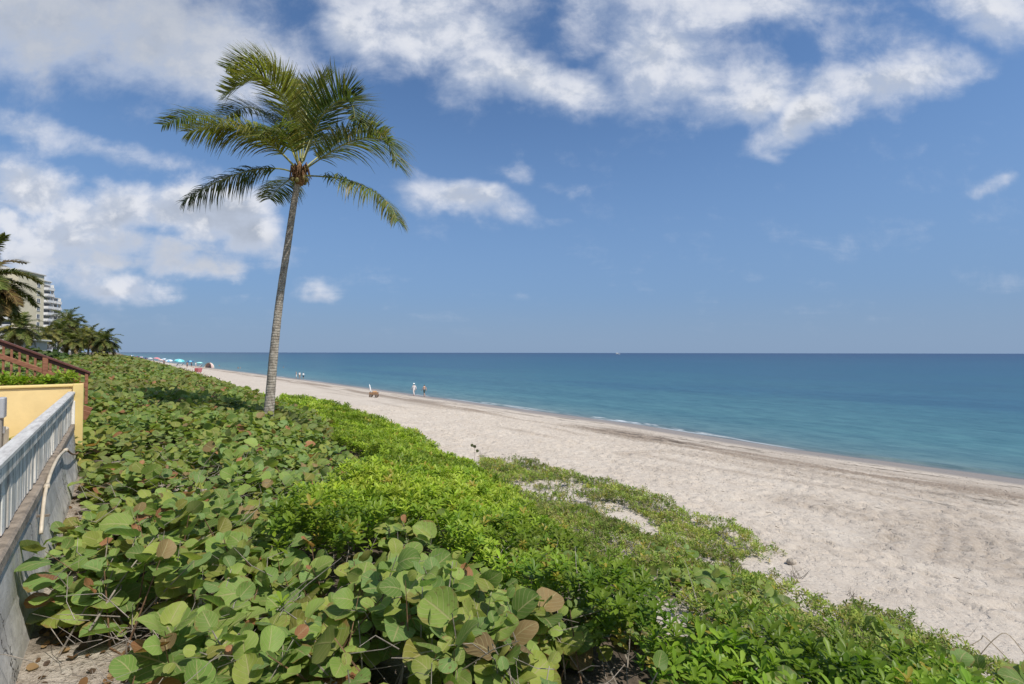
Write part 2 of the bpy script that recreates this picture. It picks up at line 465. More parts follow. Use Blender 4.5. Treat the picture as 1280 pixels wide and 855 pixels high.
# footprints and scuffs pressed into the dry sand
fi0 = int(np.searchsorted(s_ax, -7)); ti0 = int(np.searchsorted(t_ax, 8.6))
H = np.zeros_like(Z)
nS, nT = len(s_fine), len(t_fine)
NF = 11000
fs_ = rng.uniform(-6.5, 43, NF); ft_ = 8.9 + (rng.uniform(0, 1, NF) ** 0.9) * 21
for a, b in zip(fs_, ft_):
    i0 = int((a + 7) / .1); j0 = int((b - 8.6) / .1)
    i1, i2, j1, j2 = max(i0 - 5, 0), min(i0 + 6, nS), max(j0 - 5, 0), min(j0 + 6, nT)
    ss_, tt_ = np.meshgrid(s_fine[i1:i2] - a, t_fine[j1:j2] - b, indexing='ij')
    an = rng.normal(0, 0.7); ca, sa = math.cos(an), math.sin(an)
    u = ss_ * ca + tt_ * sa; v = -ss_ * sa + tt_ * ca
    L, W = rng.uniform(.13, .24), rng.uniform(.08, .13)
    r2 = (u / L) ** 2 + (v / W) ** 2
    H[fi0 + i1:fi0 + i2, ti0 + j1:ti0 + j2] += (-np.exp(-r2) + .45 * np.exp(-(np.sqrt(r2) - 1.5) ** 2 * 3)) * rng.uniform(.02, .065)
fade = sstep(9.5, 12, TP) * (1 - sstep(25, 30, TP))
H *= fade

def seg_dist(poly, s, t):
    best = np.full(s.shape, 1e9); along = np.zeros(s.shape); acc = 0
    for (a, b), (c, d) in zip(poly[:-1], poly[1:]):
        dxx, dyy = c - a, d - b; L2 = dxx * dxx + dyy * dyy
        k = np.clip(((s - a) * dxx + (t - b) * dyy) / L2, 0, 1)
        dd = np.hypot(s - a - k * dxx, t - b - k * dyy)
        m_ = dd < best
        best = np.where(m_, dd, best); along = np.where(m_, acc + k * math.sqrt(L2), along); acc += math.sqrt(L2)
    return best, along
churn = np.zeros_like(Z)
sub = (slice(fi0 - 4, fi0 + nS + 60), slice(ti0, ti0 + nT))
Ss, Ts = S[sub], T[sub]
RUTS = []
us, ut, _ = hit(745, 571, gz)
for off in (0, 1.7):            # a beach vehicle that turned round
    rr = 3.6 - off * .6
    arc = [(us - rr + rr * math.cos(a) * 1.0, ut + 3.2 + (rr) * math.sin(a) * .95) for a in np.linspace(-math.pi / 2, math.pi / 2, 14)]
    RUTS.append([(us - 26, arc[0][1] - 1.2 - off * .1), (us - 12, arc[0][1] - .5)] + arc + [(us - 12, arc[-1][1] + .2), (us - 30, arc[-1][1] + .6)])
for t0, amp in ((23.0, .5), (24.7, .5), (26.4, .35), (28.1, .35), (20.2, .8), (30.0, .2)):
    RUTS.append([(x, t0 + amp * math.sin(x / 9 + t0) + .01 * x) for x in np.arange(-7, 70, 1.5)])
for (pxa, pya), (pxb, pyb), (pxc, pyc) in (((1165, 700), (1180, 665), (1170, 640)), ((1240, 705), (1225, 670), (1195, 640)), ((1265, 720), (1262, 680), (1235, 645))):
    a1 = [hit(x, y, gz)[:2] for x, y in ((pxa, pya), (pxb, pyb), (pxc, pyc))]
    RUTS += [a1, [(p + .9, q + .1) for p, q in a1]]
for poly in RUTS:
    dd, al = seg_dist(poly, Ss, Ts)
    w = np.exp(-(dd / .13) ** 2)
    tread = .65 + .35 * np.sin(al * 2 * math.pi / .32)
    brk = sstep(.30, .5, fbm(al / 5, al * 0 + len(poly), 2, 88))
    H[sub] += (-w * .035 * tread + .014 * np.exp(-((dd - .24) / .09) ** 2)) * brk
    churn[sub] = np.maximum(churn[sub], np.exp(-(dd / .5) ** 2) * .5 * brk)
H += (fbm(S / .9, T / .5, 3, 44) - .5) * .05 * sstep(9.5, 11.5, TP) * (1 - sstep(30, 33, TP))
# the seaweed-strewn, driven-over band just above the waterline
band = np.exp(-((TP - 27.2 - 1.2 * (fbm(S / 14, S * 0, 2, 6) - .5)) / 2.6) ** 2)
churn = np.maximum(churn, band * sstep(.32, .62, fbm(S / 7.0, T / 1.1, 4, 15)) * 1.25)
wr1 = np.exp(-((TP - 31.3 - 1.3 * (fbm(S / 8, S * 0 + 7, 3, 61) - .5)) / .16) ** 2)
wr2 = np.exp(-((TP - 30.0 - 1.8 * (fbm(S / 11, S * 0 + 9, 3, 67) - .5)) / .22) ** 2)
wrn = fbm(S / .5, T / .25, 3, 17)
wrack = np.maximum(wr1, wr2 * .8) * sstep(.42, .62, wrn) * sstep(.35, .55, fbm(S / 3.5, S * 0 + 4, 2, 19))
h1s, h1t, _ = hit(805, 545, gz)
dk = np.exp(-(((S - h1s) / 5.5) ** 2 + ((T - h1t) / 1.5) ** 2)) * sstep(.45, .66, fbm(S / .6, T / .35, 4, 23))
h2s, h2t, _ = hit(1245, 628, gz)
dk2 = np.exp(-(((S - h2s) / 2.4) ** 2 + ((T - h2t) / .5) ** 2)) * sstep(.38, .6, fbm(S / .6, T / .25, 4, 29))
h3s, h3t, _ = hit(1172, 629, gz)
dk3 = np.exp(-(((S - h3s) / .9) ** 2 + ((T - h3t) / .16) ** 2))
wrack = np.clip(wrack * 1.1 + dk * .9 + dk2 * .8 + dk3 * .7, 0, 1)
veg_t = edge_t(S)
litter = (in_grape(S, T) | in_scaev(S, T)).astype(float)  # brown litter, kept dark so it also stands in for shade under the canopy
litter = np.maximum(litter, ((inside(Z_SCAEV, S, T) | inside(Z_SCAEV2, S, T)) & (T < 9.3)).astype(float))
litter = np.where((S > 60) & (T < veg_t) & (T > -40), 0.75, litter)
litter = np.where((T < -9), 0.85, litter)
wet = sstep(30.9, 33.4, TP + 1.1 * (fbm(S / 4, T / 1.5, 3, 91) - .5))
X, Y = st2xy(S, T)
V = np.stack([X, Y, Z + H], -1).reshape(-1, 3)
ni, nj = S.shape
idx = np.arange(ni * nj).reshape(ni, nj)
Q = np.stack([idx[:-1, :-1], idx[:-1, 1:], idx[1:, 1:], idx[1:, :-1]], -1).reshape(-1, 4)
Q = Q[:, ::-1]
me = np_mesh('ground', V, Q, col=np.stack([litter, churn, wrack, wet], -1).reshape(-1, 4), smooth=True)
m_sand, g = newmat('sand')
pos = g.n('ShaderNodeNewGeometry')
at_ = g.t.nodes.new('ShaderNodeAttribute'); at_.attribute_name = 'tint'
lz, ch, wk = g.xyz(at_.outputs['Vector']); wt_ = at_.outputs['Alpha']
n1 = g.noise(pos, 0.6, 5, 0.6); n2 = g.noise(pos, 9, 4, 0.6); n3 = g.noise(pos, 160, 3, 0.6)
c = g.ramp(n1, [(0.25, (.49, .422, .345)), (0.55, (.55, .482, .400)), (0.8, (.60, .535, .450))])
soil = g.m('MULTIPLY', 0.0, 1.0)
c = g.mix(g.ss(n2, .35, .75, 0, .35), c, (.40, .32, .245))
c = g.mix(g.ss(n3, .56, .72, 0, .45), c, (.24, .19, .145))
c = g.mix(g.m('MULTIPLY', ch, g.ss(n2, .3, .6, .55, 1.0)), c, (.27, .215, .165))
c = g.mix(g.m('MULTIPLY', wt_, .85), c, (.225, .19, .16))
c = g.mix(g.m('MULTIPLY', wk, .9), c, (.055, .042, .03))
posx = g.vm('DOT_PRODUCT', pos, (float(N[0]), float(N[1]), 0.0), out=1)
soil = g.ss(posx, 1.0, 2.2, 1.0, 0.0)
n4 = g.noise(pos, 2.6, 6, .7); n5 = g.noise(pos, 38, 4, .7)
sc_ = g.ramp(n4, [(.30, (.20, .155, .115)), (.42, (.38, .31, .24)), (.56, (.52, .45, .365)), (.75, (.60, .54, .45))])
sc_ = g.mix(g.ss(n5, .53, .66, 0, .8), sc_, (.10, .07, .045))
c = g.mix(soil, c, sc_)
c = g.mix(lz, c, g.ramp(n2, [(.3, (.05, .04, .03)), (.7, (.17, .13, .095))]))  # litter brown with the canopy's shade put into the colour
hh = g.m('ADD', g.m('ADD', g.m('MULTIPLY', n2, .6), g.m('MULTIPLY', n3, .15)), g.m('MULTIPLY', soil, g.m('ADD', n4, g.m('MULTIPLY', n5, .6))))
pit = g.ss(g.noise(g.mapping(pos, (1, 1, .2), (0, 0, 0), (0, 0, .3)), 3.4, 3, .55), .54, .64, 0, -1)
pit2 = g.ss(g.noise(pos, 7.5, 2, .5), .58, .66, 0, -.6)
hh = g.m('ADD', hh, g.m('MULTIPLY', g.m('ADD', pit, pit2), g.ss(wt_, 0, .5, .28, .0)))
bp = g.n('ShaderNodeBump', Strength=.9, Distance=.075, Height=hh)
rgh = g.ss(wt_, .3, 1.0, .95, .42)
finish(g, bsdf(g, Base_Color=c, Roughness=rgh, Normal=bp, Specular_IOR_Level=.25))
tag(link('beach_ground', me, m_sand), 'pale trodden sand beach sloping from the planted dune to the water', 'beach', kind='structure')

# ------------------------------------------------------------------ sea
ss = np.array(sorted(grow(-12, -.8, -60000, 1.22)) + list(np.arange(-12, 60, .4)) + grow(60, .45, 60000, 1.1))
wt_ax = np.array(list(np.arange(-1.6, 8, .16)) + grow(8, .25, 60000, 1.12))
S2, W2 = np.meshgrid(ss, wt_ax, indexing='ij')
T2 = waterline(np.clip(S2, -200, 12000)) + W2
X2, Y2 = st2xy(S2, T2)
ridge = np.exp(-((W2 - .9 - 1.2 * (fbm(S2 / 6, S2 * 0, 2, 301) - .3)) / .35) ** 2) * sstep(.45, .7, fbm(S2 / 7, S2 * 0 + 1, 2, 303)) * .09
swell = (fbm(S2 / 9 + W2 / 14, W2 / 2.6, 3, 305) - .5) * .10 * np.clip(W2 / 6, 0, 1) * np.exp(-W2 / 120)
V2 = np.stack([X2, Y2, ridge + swell], -1).reshape(-1, 3)
idx = np.arange(S2.size).reshape(S2.shape)
Q2 = np.stack([idx[:-1, :-1], idx[1:, :-1], idx[1:, 1:], idx[:-1, 1:]], -1).reshape(-1, 4)
foam = np.clip(np.exp(-((W2 - .12 - .45 * fbm(S2 / 3, S2 * 0 + 2, 3, 310)) / .13) ** 2) * sstep(.46, .66, fbm(S2 / 4.5, S2 * 0 + 8, 3, 311)), 0, 1) * .6
fs0 = hit(765, 527, lambda s, t: 0)[0]
foam = np.maximum(foam, np.exp(-((S2 - fs0) / 4.2) ** 2) * np.exp(-((W2 - .8) / .30) ** 2) * sstep(.44, .60, fbm(S2 / .8, W2 / .3, 4, 312)) * .9)
fs1 = hit(867, 539, lambda s, t: 0)[0]
foam = np.maximum(foam, np.exp(-((S2 - fs1) / 1.6) ** 2) * np.exp(-((W2 - .6) / .22) ** 2) * sstep(.36, .55, fbm(S2 / .7, W2 / .3, 3, 314)) * .8)
fs2 = hit(620, 507, lambda s, t: 0)[0]
foam = np.maximum(foam, np.exp(-((S2 - fs2) / 9) ** 2) * np.exp(-((W2 - .8) / .3) ** 2) * sstep(.52, .66, fbm(S2 / 2.3, W2 / .5, 3, 313)) * .5)
lw = np.log10(np.clip(W2, .0, None) + 1) / 4.5
lm = sstep(.42, .66, fbm(S2 / 60.0, W2 / 16.0, 4, 320)) * sstep(12, 40, W2) * (1 - sstep(250, 700, W2))
me = np_mesh('sea', V2, Q2, col=np.stack([lw, foam, lm, np.ones_like(lw)], -1).reshape(-1, 4), smooth=True)
m_sea, g = newmat('sea_water')
pos = g.n('ShaderNodeNewGeometry')
lw_, fo, lm_ = g.xyz(g.attr('tint', 'Vector'))
cd_ = [(0, (.20, .19, .165)), (.06, (.135, .190, .180)), (.14, (.112, .200, .198)), (.24, (.070, .180, .194)), (.38, (.036, .130, .164)),
       (.50, (.012, .084, .136)), (.62, (.009, .056, .116)), (.74, (.007, .034, .098)), (1, (.006, .026, .090))]
c = g.ramp(lw_, cd_)
rotm = g.n('ShaderNodeMapping', Vector=pos, Rotation=(0, 0, -math.atan2(D[1], D[0])), Scale=(1, 1, 1))
patch = g.noise(g.vm('MULTIPLY', rotm, (.012, .05, 1)), 1.0, 5, .6)
c = g.mix(g.m('MULTIPLY', lm_, .55), c, (.02, .085, .15))
c = g.mix(g.ss(patch, .38, .7, 0, .45), c, g.mix(.5, c, (.02, .10, .15)))
chop = g.noise(g.vm('MULTIPLY', rotm, (.30, .85, 1)), 1.6, 5, .62)
c = g.mix(g.ss(chop, .40, .62, 0, .6), c, g.mix(1.0, c, (.62, .72, .78), 'MULTIPLY'))
swl = g.noise(g.vm('MULTIPLY', rotm, (.035, .17, 1)), 1.0, 6, .68)
c = g.mix(g.ss(swl, .44, .60, 0, .50), c, g.mix(1.0, c, (.58, .70, .78), 'MULTIPLY'))
rip = g.noise(g.vm('MULTIPLY', rotm, (.8, 1.25, 1)), .42, 5, .72)
c = g.mix(g.ss(rip, .46, .62, 0, .55), c, g.mix(1.0, c, (.60, .70, .76), 'MULTIPLY'))
c = g.mix(g.ss(rip, .50, .34, 0, .35), c, g.mix(1.0, c, (1.5, 1.32, 1.22), 'MULTIPLY'))
c = g.mix(g.m('MULTIPLY', fo, g.ss(g.noise(pos, 5, 4, .6), .3, .5, .5, 1)), c, (.82, .83, .82))
bp = g.n('ShaderNodeBump', Strength=.5, Distance=.15, Height=g.noise(g.vm('MULTIPLY', rotm, (.6, 1.5, 1)), 1.5, 4, .6))
finish(g, bsdf(g, Base_Color=c, Roughness=.30, IOR=1.33, Specular_IOR_Level=.22, Normal=bp))
tag(link('sea', me, m_sea), 'calm turquoise sea with thin foam at the sand, deep blue at the horizon', 'sea', kind='structure')

# ------------------------------------------------------------------ leaf scattering
def norm(v):
    return v / (np.linalg.norm(v, axis=-1, keepdims=True) + 1e-9)

def frames(axis, nrm):          # columns x (across), y (along), z (normal)
    y = norm(axis); z = nrm - y * (nrm * y).sum(-1, keepdims=True); z = norm(z)
    x = np.cross(y, z)
    return np.stack([x, y, z], -1)

def scatter(tv, tq, tuv, Mx, P, colr):
    n, nv = len(P), len(tv)
    Vv = np.einsum('nij,vj->nvi', Mx, tv) + P[:, None]
    Qq = tq[None] + (np.arange(n) * nv)[:, None, None]
    return Vv.reshape(-1, 3), Qq.reshape(-1, 4), np.tile(tuv, (n, 1)), np.repeat(colr, nv, 0)

def join(parts):
    Vs, Qs, Us, Cs, b = [], [], [], [], 0
    for v, q, u, c in parts:
        Vs.append(v); Qs.append(q + b); Us.append(u); Cs.append(c); b += len(v)
    return np.concatenate(Vs), np.concatenate(Qs), np.concatenate(Us), np.concatenate(Cs)

def grape_leaf(cup, bend, wav, ph, lean, nu=5):
    vs_ = np.array([0, .05, .2, .42, .65, .85, .96, 1.0]); hw = np.array([.17, .36, .50, .545, .50, .34, .17, .05])
    us_ = np.linspace(-1, 1, nu)
    V_, UV = [], []
    for v, h in zip(vs_, hw):
        for u in us_:
            rip = wav * math.sin(v * 9 + ph + (1 if u > 0 else 2.5)) * abs(u) ** 2
            y = v - .10 * abs(u) ** 2 * max(0, .25 - v) * 4
            V_.append((u * h + lean * (v - .3) ** 2, y, cup * abs(u) ** 1.4 * h * 1.6 - bend * (v - .35) ** 2 + rip))
            UV.append((u * .5 + .5, v))
    n_ = len(us_)
    Q_ = [(i * n_ + j, i * n_ + j + 1, (i + 1) * n_ + j + 1, (i + 1) * n_ + j) for i in range(len(vs_) - 1) for j in range(n_ - 1)]
    return np.array(V_), np.array(Q_), np.array(UV)
GRAPE_T = [grape_leaf(*a) for a in ((.10, .25, .03, 0, .05), (-.10, .35, .04, 1, -.06), (.24, .15, .03, 2, .0), (.05, .55, .05, 3, .1), (.34, .05, .04, 4, -.05), (-.18, .15, .05, 5, .04), (.15, -.2, .06, 6, .02))]
GRAPE_LO = [grape_leaf(.10, .25, 0, 0, 0, 3), grape_leaf(-.12, .4, 0, 0, 0, 3), grape_leaf(.3, .1, 0, 0, 0, 3)]

def grid_pts(s0, s1, t0, t1, dens):
    n = int((s1 - s0) * (t1 - t0) * dens)
    k = max(1, int(math.sqrt(n * (s1 - s0) / (t1 - t0)))); l = max(1, n // k)
    a, b = np.meshgrid((np.arange(k) + .5) / k, (np.arange(l) + .5) / l, indexing='ij')
    a = a + rng.uniform(-.6, .6, a.shape) / k; b = b + rng.uniform(-.6, .6, b.shape) / l
    return s0 + a.ravel() * (s1 - s0), t0 + b.ravel() * (t1 - t0)

def grape_top(s, t):
    lump = (fbm(s / 3.2, t / 3.2, 2, 47) - .5) * .45 * sstep(9, 16, s) + (fbm(s / 1.5, t / 1.5, 3, 41) - .5) * .75 + (fbm(s / .5, t / .5, 2, 43) - .5) * .30 - .20 * sstep(1.6, 3.2, t) * (s < 12) - .10 * (s < 7)
    far = sstep(25, 60, s) * .25
    hole = -np.exp(-(((s - 22) / 3) ** 2 + ((t - 1.5) / 3.0) ** 2)) * .15
    leftdrop = -.28 * np.exp(-((t + .15) / .28) ** 2) * (s < 11.6)
    return canopy_base(s, t) + lump + far + hole + leftdrop

def grape_colors(n, s, t):
    base = np.array([[.205, .285, .064], [.250, .325, .076], [.155, .235, .055], [.270, .305, .066], [.180, .270, .082]])
    c = base[rng.integers(0, len(base), n)] * rng.uniform(.78, 1.25, (n, 1))
    patch = fbm(s / 2.2, t / 2.2, 3, 57)
    c = c * (1 - .0 * patch[:, None])
    c = c * (1 - .10 * sstep(9, 16, s))[:, None]
    patch = patch + .10 * sstep(9, 18, s)
    c = c + np.clip((patch - .52) * 3, 0, 1)[:, None] * (np.array([.17, .135, .05]) - c) * .55
    r = rng.uniform(0, 1, n)
    far = sstep(10, 35, s)
    c = np.where((r < .026 + .0 * far)[:, None], np.array([.40, .18, .09]) * rng.uniform(.6, 1.15, (n, 1)), c)
    c = np.where(((r > .03 + .02 * far) & (r < .060 + .09 * far))[:, None], np.array([.27, .185, .085]) * rng.uniform(.7, 1.2, (n, 1)), c)
    c = np.where(((r > .10) & (r < .14))[:, None], np.array([.25, .24, .055]) * rng.uniform(.7, 1.2, (n, 1)), c)
    return np.concatenate([c, rng.uniform(0, 1, (n, 1))], 1)

def grape_band(s0, s1, t0, t1, dens, leaves, size, temps, drop, stems=None, sel=None):
    s, t = grid_pts(s0, s1, t0, t1, dens)
    k = in_grape(s, t)
    if sel is not None: k &= sel(s, t)
    s, t = s[k], t[k]; n = len(s)
    top = grape_top(s, t) - rng.uniform(0, 1, n) ** 2.2 * drop
    low = gz(s, t) + .08
    top = np.maximum(top, low + .12)
    lean = np.stack([rng.normal(0, .30, n), rng.normal(0, .30, n)], -1)
    lean[:, 0] += .06; lean[:, 1] += -.05
    az = rng.uniform(0, 2 * math.pi, n)
    parts = []
    x, y = st2xy(s, t)
    tip = np.stack([x, y, top], -1)
    sd = norm(np.stack([lean[:, 0], lean[:, 1], np.ones(n)], -1))
    PP, AXS, NR, SZ = [], [], [], []
    for j in range(leaves):
        a = az + j * math.pi + rng.normal(0, .55, n) + j * .35
        h = np.stack([np.cos(a), np.sin(a), np.zeros(n)], -1)
        upk = rng.uniform(.15, .75, n) + (.5 if j == 0 else 0)
        ax = norm(h + sd * upk[:, None] - np.array([0, 0, .06 * j]))
        nr = norm(np.array([0, 0, 1.0]) * rng.uniform(.35, 1.0, (n, 1)) + SUND * rng.uniform(.1, .75, (n, 1)) - h * .35 * upk[:, None] + rng.normal(0, .42, (n, 3)))
        p = tip - sd * (j * .075 * size / .19) + ax * .025
        PP.append(p); AXS.append(ax); NR.append(nr)
        SZ.append(size * (.46 + .98 * rng.uniform(0, 1, n) ** 1.9) * (.72 if j == 0 else 1) * (1.0 + .03 * j))
    P = np.concatenate(PP); A = np.concatenate(AXS); Nn = np.concatenate(NR); Sz = np.concatenate(SZ)
    ok = P[:, 2] > gz(*xy2st(P[:, 0], P[:, 1])) + .03
    sA, tA = xy2st(P[:, 0], P[:, 1])
    ok &= ~((sA < 11.7) & (tA < -.52))
    P, A, Nn, Sz = P[ok], A[ok], Nn[ok], Sz[ok]
    cl = grape_colors(len(P), *xy2st(P[:, 0], P[:, 1]))
    Mx = frames(A, Nn) * Sz[:, None, None]
    which = rng.integers(0, len(temps), len(P))
    for w in range(len(temps)):
        q = which == w
        if q.any(): parts.append(scatter(*temps[w], Mx[q], P[q], cl[q]))
    if stems is not None:
        for i in range(n):
            b = tip[i] - sd[i] * .62 + rng.normal(0, .12, 3) * [1, 1, .2]
            gzz = float(gz(*xy2st(b[0], b[1])))
            b[2] = max(b[2], gzz)
            root = b + rng.normal(0, .18, 3) * [1, 1, 0]; root[2] = float(gz(*xy2st(root[0], root[1]))) - .02
            rr = rng.uniform(.004, .007)
            stems.tube([root, b, (b + tip[i]) / 2 + rng.normal(0, .01, 3), tip[i]], [rr * 1.7, rr * 1.4, rr, rr * .5], 4, mi=int(rng.uniform() < .45), cap=False)
    return parts

def leaf_material(name, veins=True, transl=.28, rough=.42, underside=None):
    m, g = newmat(name)
    a = g.t.nodes.new('ShaderNodeAttribute'); a.attribute_name = 'tint'
    colr = a.outputs['Color']; rnd = a.outputs['Alpha']
    geo = g.t.nodes.new('ShaderNodeNewGeometry')
    if veins:
        uv = g.t.nodes.new('ShaderNodeTexCoord').outputs['UV']
        ux, uy, _ = g.xyz(uv)
        au = g.m('ABSOLUTE', g.m('SUBTRACT', g.m('MULTIPLY', ux, 2.0), 1.0))
        mid = g.ss(au, .02, .075, 1.0, 0.0)
        fr = g.m('FRACT', g.m('ADD', g.m('MULTIPLY', g.m('SUBTRACT', uy, g.m('MULTIPLY', g.m('POWER', au, 1.15), .50)), 4.6), .3))
        lat = g.ss(g.m('ABSOLUTE', g.m('SUBTRACT', fr, .5)), .02, .09, .75, 0.0)
        vein = g.m('MAXIMUM', mid, lat)
        off = g.vm('ADD', geo.outputs['Position'], g.comb(g.m('MULTIPLY', rnd, 31.0), 0.0, 0.0))
        nzl = g.noise(off, 14, 4, .6)
        colr = g.mix(g.ss(nzl, .35, .7, 0, .35), colr, g.mix(1.0, colr, (.62, .72, .65), 'MULTIPLY'))
        spot = g.m('MULTIPLY', g.ss(g.noise(off, 42, 3, .5), .60, .70), g.ss(rnd, .35, .8))
        colr = g.mix(g.m('MULTIPLY', spot, .65), colr, (.17, .10, .045))
        edge = g.m('MULTIPLY', g.ss(g.m('ADD', au, g.m('MULTIPLY', g.m('SUBTRACT', nzl, .5), 1.2)), .86, 1.05), g.ss(rnd, .5, .75))
        colr = g.mix(g.m('MULTIPLY', edge, .7), colr, (.26, .13, .055))
        colr = g.mix(g.m('MULTIPLY', vein, .62), colr, (.44, .38, .19))
        hgt = g.m('ADD', g.m('MULTIPLY', vein, -1.0), g.m('MULTIPLY', nzl, .6))
        nrm = g.n('ShaderNodeBump', Strength=.35, Distance=.006, Height=hgt)
    else:
        nrm = None
    top = colr
    if underside is not None:
        colr = g.mix(geo.outputs['Backfacing'], colr, g.mix(.5, colr, underside))
    kw = {'Normal': nrm} if nrm is not None else {}
    p = bsdf(g, Base_Color=colr, Roughness=rough, Specular_IOR_Level=.17, **kw)
    tcol = g.mix(1.0, top, (1.5, 1.7, .75), 'MULTIPLY')
    tr = g.n('ShaderNodeBsdfTranslucent', Color=tcol)
    finish(g, g.n('ShaderNodeMixShader', i0=transl, i1=p, i2=tr))
    return m

m_grape = leaf_material('sea_grape_leaf', True, .36, .50, (.15, .13, .06))
m_scaev = leaf_material('beach_naupaka_leaf', False, .34, .38)
m_creep = leaf_material('creeper_leaf', False, .25, .5)
m_twig = mat_plain('grey_twig', (.27, .23, .185), .85, .4, 20)
m_twig2 = mat_plain('brown_stem', (.16, .09, .045), .8, .4, 20)

stemsA = MB()
dcam = lambda s, t: np.hypot(*st2xy(s, t))
near = lambda s, t: dcam(s, t) < 5.2
mid = lambda s, t: (dcam(s, t) >= 5.2) & (dcam(s, t) < 11)
midb = lambda s, t: (dcam(s, t) >= 11) & (dcam(s, t) < 20)
farr = lambda s, t: (dcam(s, t) >= 20) & (s < 45)
parts = []
parts += grape_band(-3, 6, -.6, 6, 42, 6, .165, GRAPE_T, .50, stemsA, near)
parts += grape_band(-3, 6, -.6, 6, 14, 4, .13, GRAPE_T, .75, stemsA, near)
parts += grape_band(-3, 12, -.6, 8, 52, 5, .148, GRAPE_T, .70, None, mid)
parts += grape_band(-3, 12, -.6, 8, 10, 1, .18, GRAPE_T, .75, stemsA, mid)
V, Q, U, C = join(parts)
go = link('sea_grape', np_mesh('sea_grape', V, Q, U, C, True), m_grape)
tag(go, 'dense low sea grape thicket with broad round leaves, some orange, filling the foreground beside the white fence', 'shrubs', kind='stuff')
parts = grape_band(6, 24, -22, 11, 34, 5, .172, GRAPE_LO, .60, None, midb)
parts += grape_band(10, 45, -22, 11, 17, 5, .235, GRAPE_LO, .60, None, farr)
parts += grape_band(45, 80, -22, 11, 8, 5, .34, GRAPE_LO, .6)
parts += grape_band(80, 150, -25, 11, 2.2, 5, .62, GRAPE_LO, .4)
V, Q, U, C = join(parts)
go = link('sea_grape', np_mesh('sea_grape_far', V, Q, U, C, True), m_grape)
tag(go, 'olive and brownish sea grape growth running along the dune behind the palm towards the far beach', 'shrubs', kind='stuff')
# bare twigs tangled in the hollows
tw = MB()
s, t = grid_pts(-2, 11, -.35, 5.5, 24)
k = (dcam(s, t) < 9) & (t < 4.6); s, t = s[k], t[k]
s = np.concatenate([s, rng.normal(4.3, .3, 130)]); t = np.concatenate([t, rng.normal(.30, .12, 130)])
NH = len(s) - 130
for i_, (a, b) in enumerate(zip(s, t)):
    x, y = st2xy(a, b); z = float(gz(a, b)) + (rng.uniform(.05, .55) if i_ < NH else rng.uniform(.01, .16))
    L = rng.uniform(.12, .4); an = rng.uniform(0, 6.28)
    p = np.array([x, y, z]); d = np.array([math.cos(an), math.sin(an), rng.uniform(-.2, .9)]) * L
    r_ = rng.uniform(.0018, .0042)
    tw.tube([p, p + d * .5 + rng.normal(0, .03, 3), p + d], [r_, r_ * .8, r_ * .4], 4, cap=False)
for i in range(len(tw.mi)): pass
tw.mi = [0] * len(tw.f)
b0 = len(stemsA.v)
stemsA.v += tw.v; stemsA.f += [tuple(i + b0 for i in q) for q in tw.f]; stemsA.mi += tw.mi
tag(stemsA.build('shrub_stems', [m_twig, m_twig2]), 'tangle of thin grey and brown stems under the sea grape leaves', 'stems', kind='stuff')

# ---- bright green beach naupaka (rosettes of spoon shaped leaves)
def spoon(l, w, bend):
    vs_ = [0, .45, .8, 1]; hw = [.16, .72, 1, .25]
    V_ = []
    for v, h in zip(vs_, hw):
        for u in (-1, 0, 1):
            V_.append((u * h * w / 2, v * l, -bend * v * v * l + abs(u) * w * .14))
    Q_ = [(i * 3 + j, i * 3 + j + 1, i * 3 + j + 4, i * 3 + j + 3) for i in range(3) for j in range(2)]
    return np.array(V_), np.array(Q_)
def rosette(nl, l, w, seed):
    rg = np.random.default_rng(seed)
    Vs, Qs, Us, b = [], [], [], 0
    for i in range(nl):
        v, q = spoon(l * rg.uniform(.75, 1.1), w, rg.uniform(.1, .5))
        a = i * 2.4 + rg.normal(0, .2); tl = .35 + 1.0 * (1 - i / nl) + rg.normal(0, .1)
        tl = math.pi / 2 - min(tl, 1.35)
        ca, sa = math.cos(tl), math.sin(tl)
        v = np.stack([v[:, 0], v[:, 1] * ca - v[:, 2] * sa, v[:, 1] * sa + v[:, 2] * ca + i * .006], -1)
        c_, s_ = math.cos(a), math.sin(a)
        v = np.stack([v[:, 0] * c_ - v[:, 1] * s_, v[:, 0] * s_ + v[:, 1] * c_, v[:, 2]], -1)
        Vs.append(v); Qs.append(q + b); b += len(v)
    Vs = np.concatenate(Vs)
    return Vs, np.concatenate(Qs), np.zeros((len(Vs), 2))
ROS = [rosette(9, .098, .036, i) for i in range(4)]
ROS_S = [rosette(7, .055, .018, 20 + i) for i in range(3)]

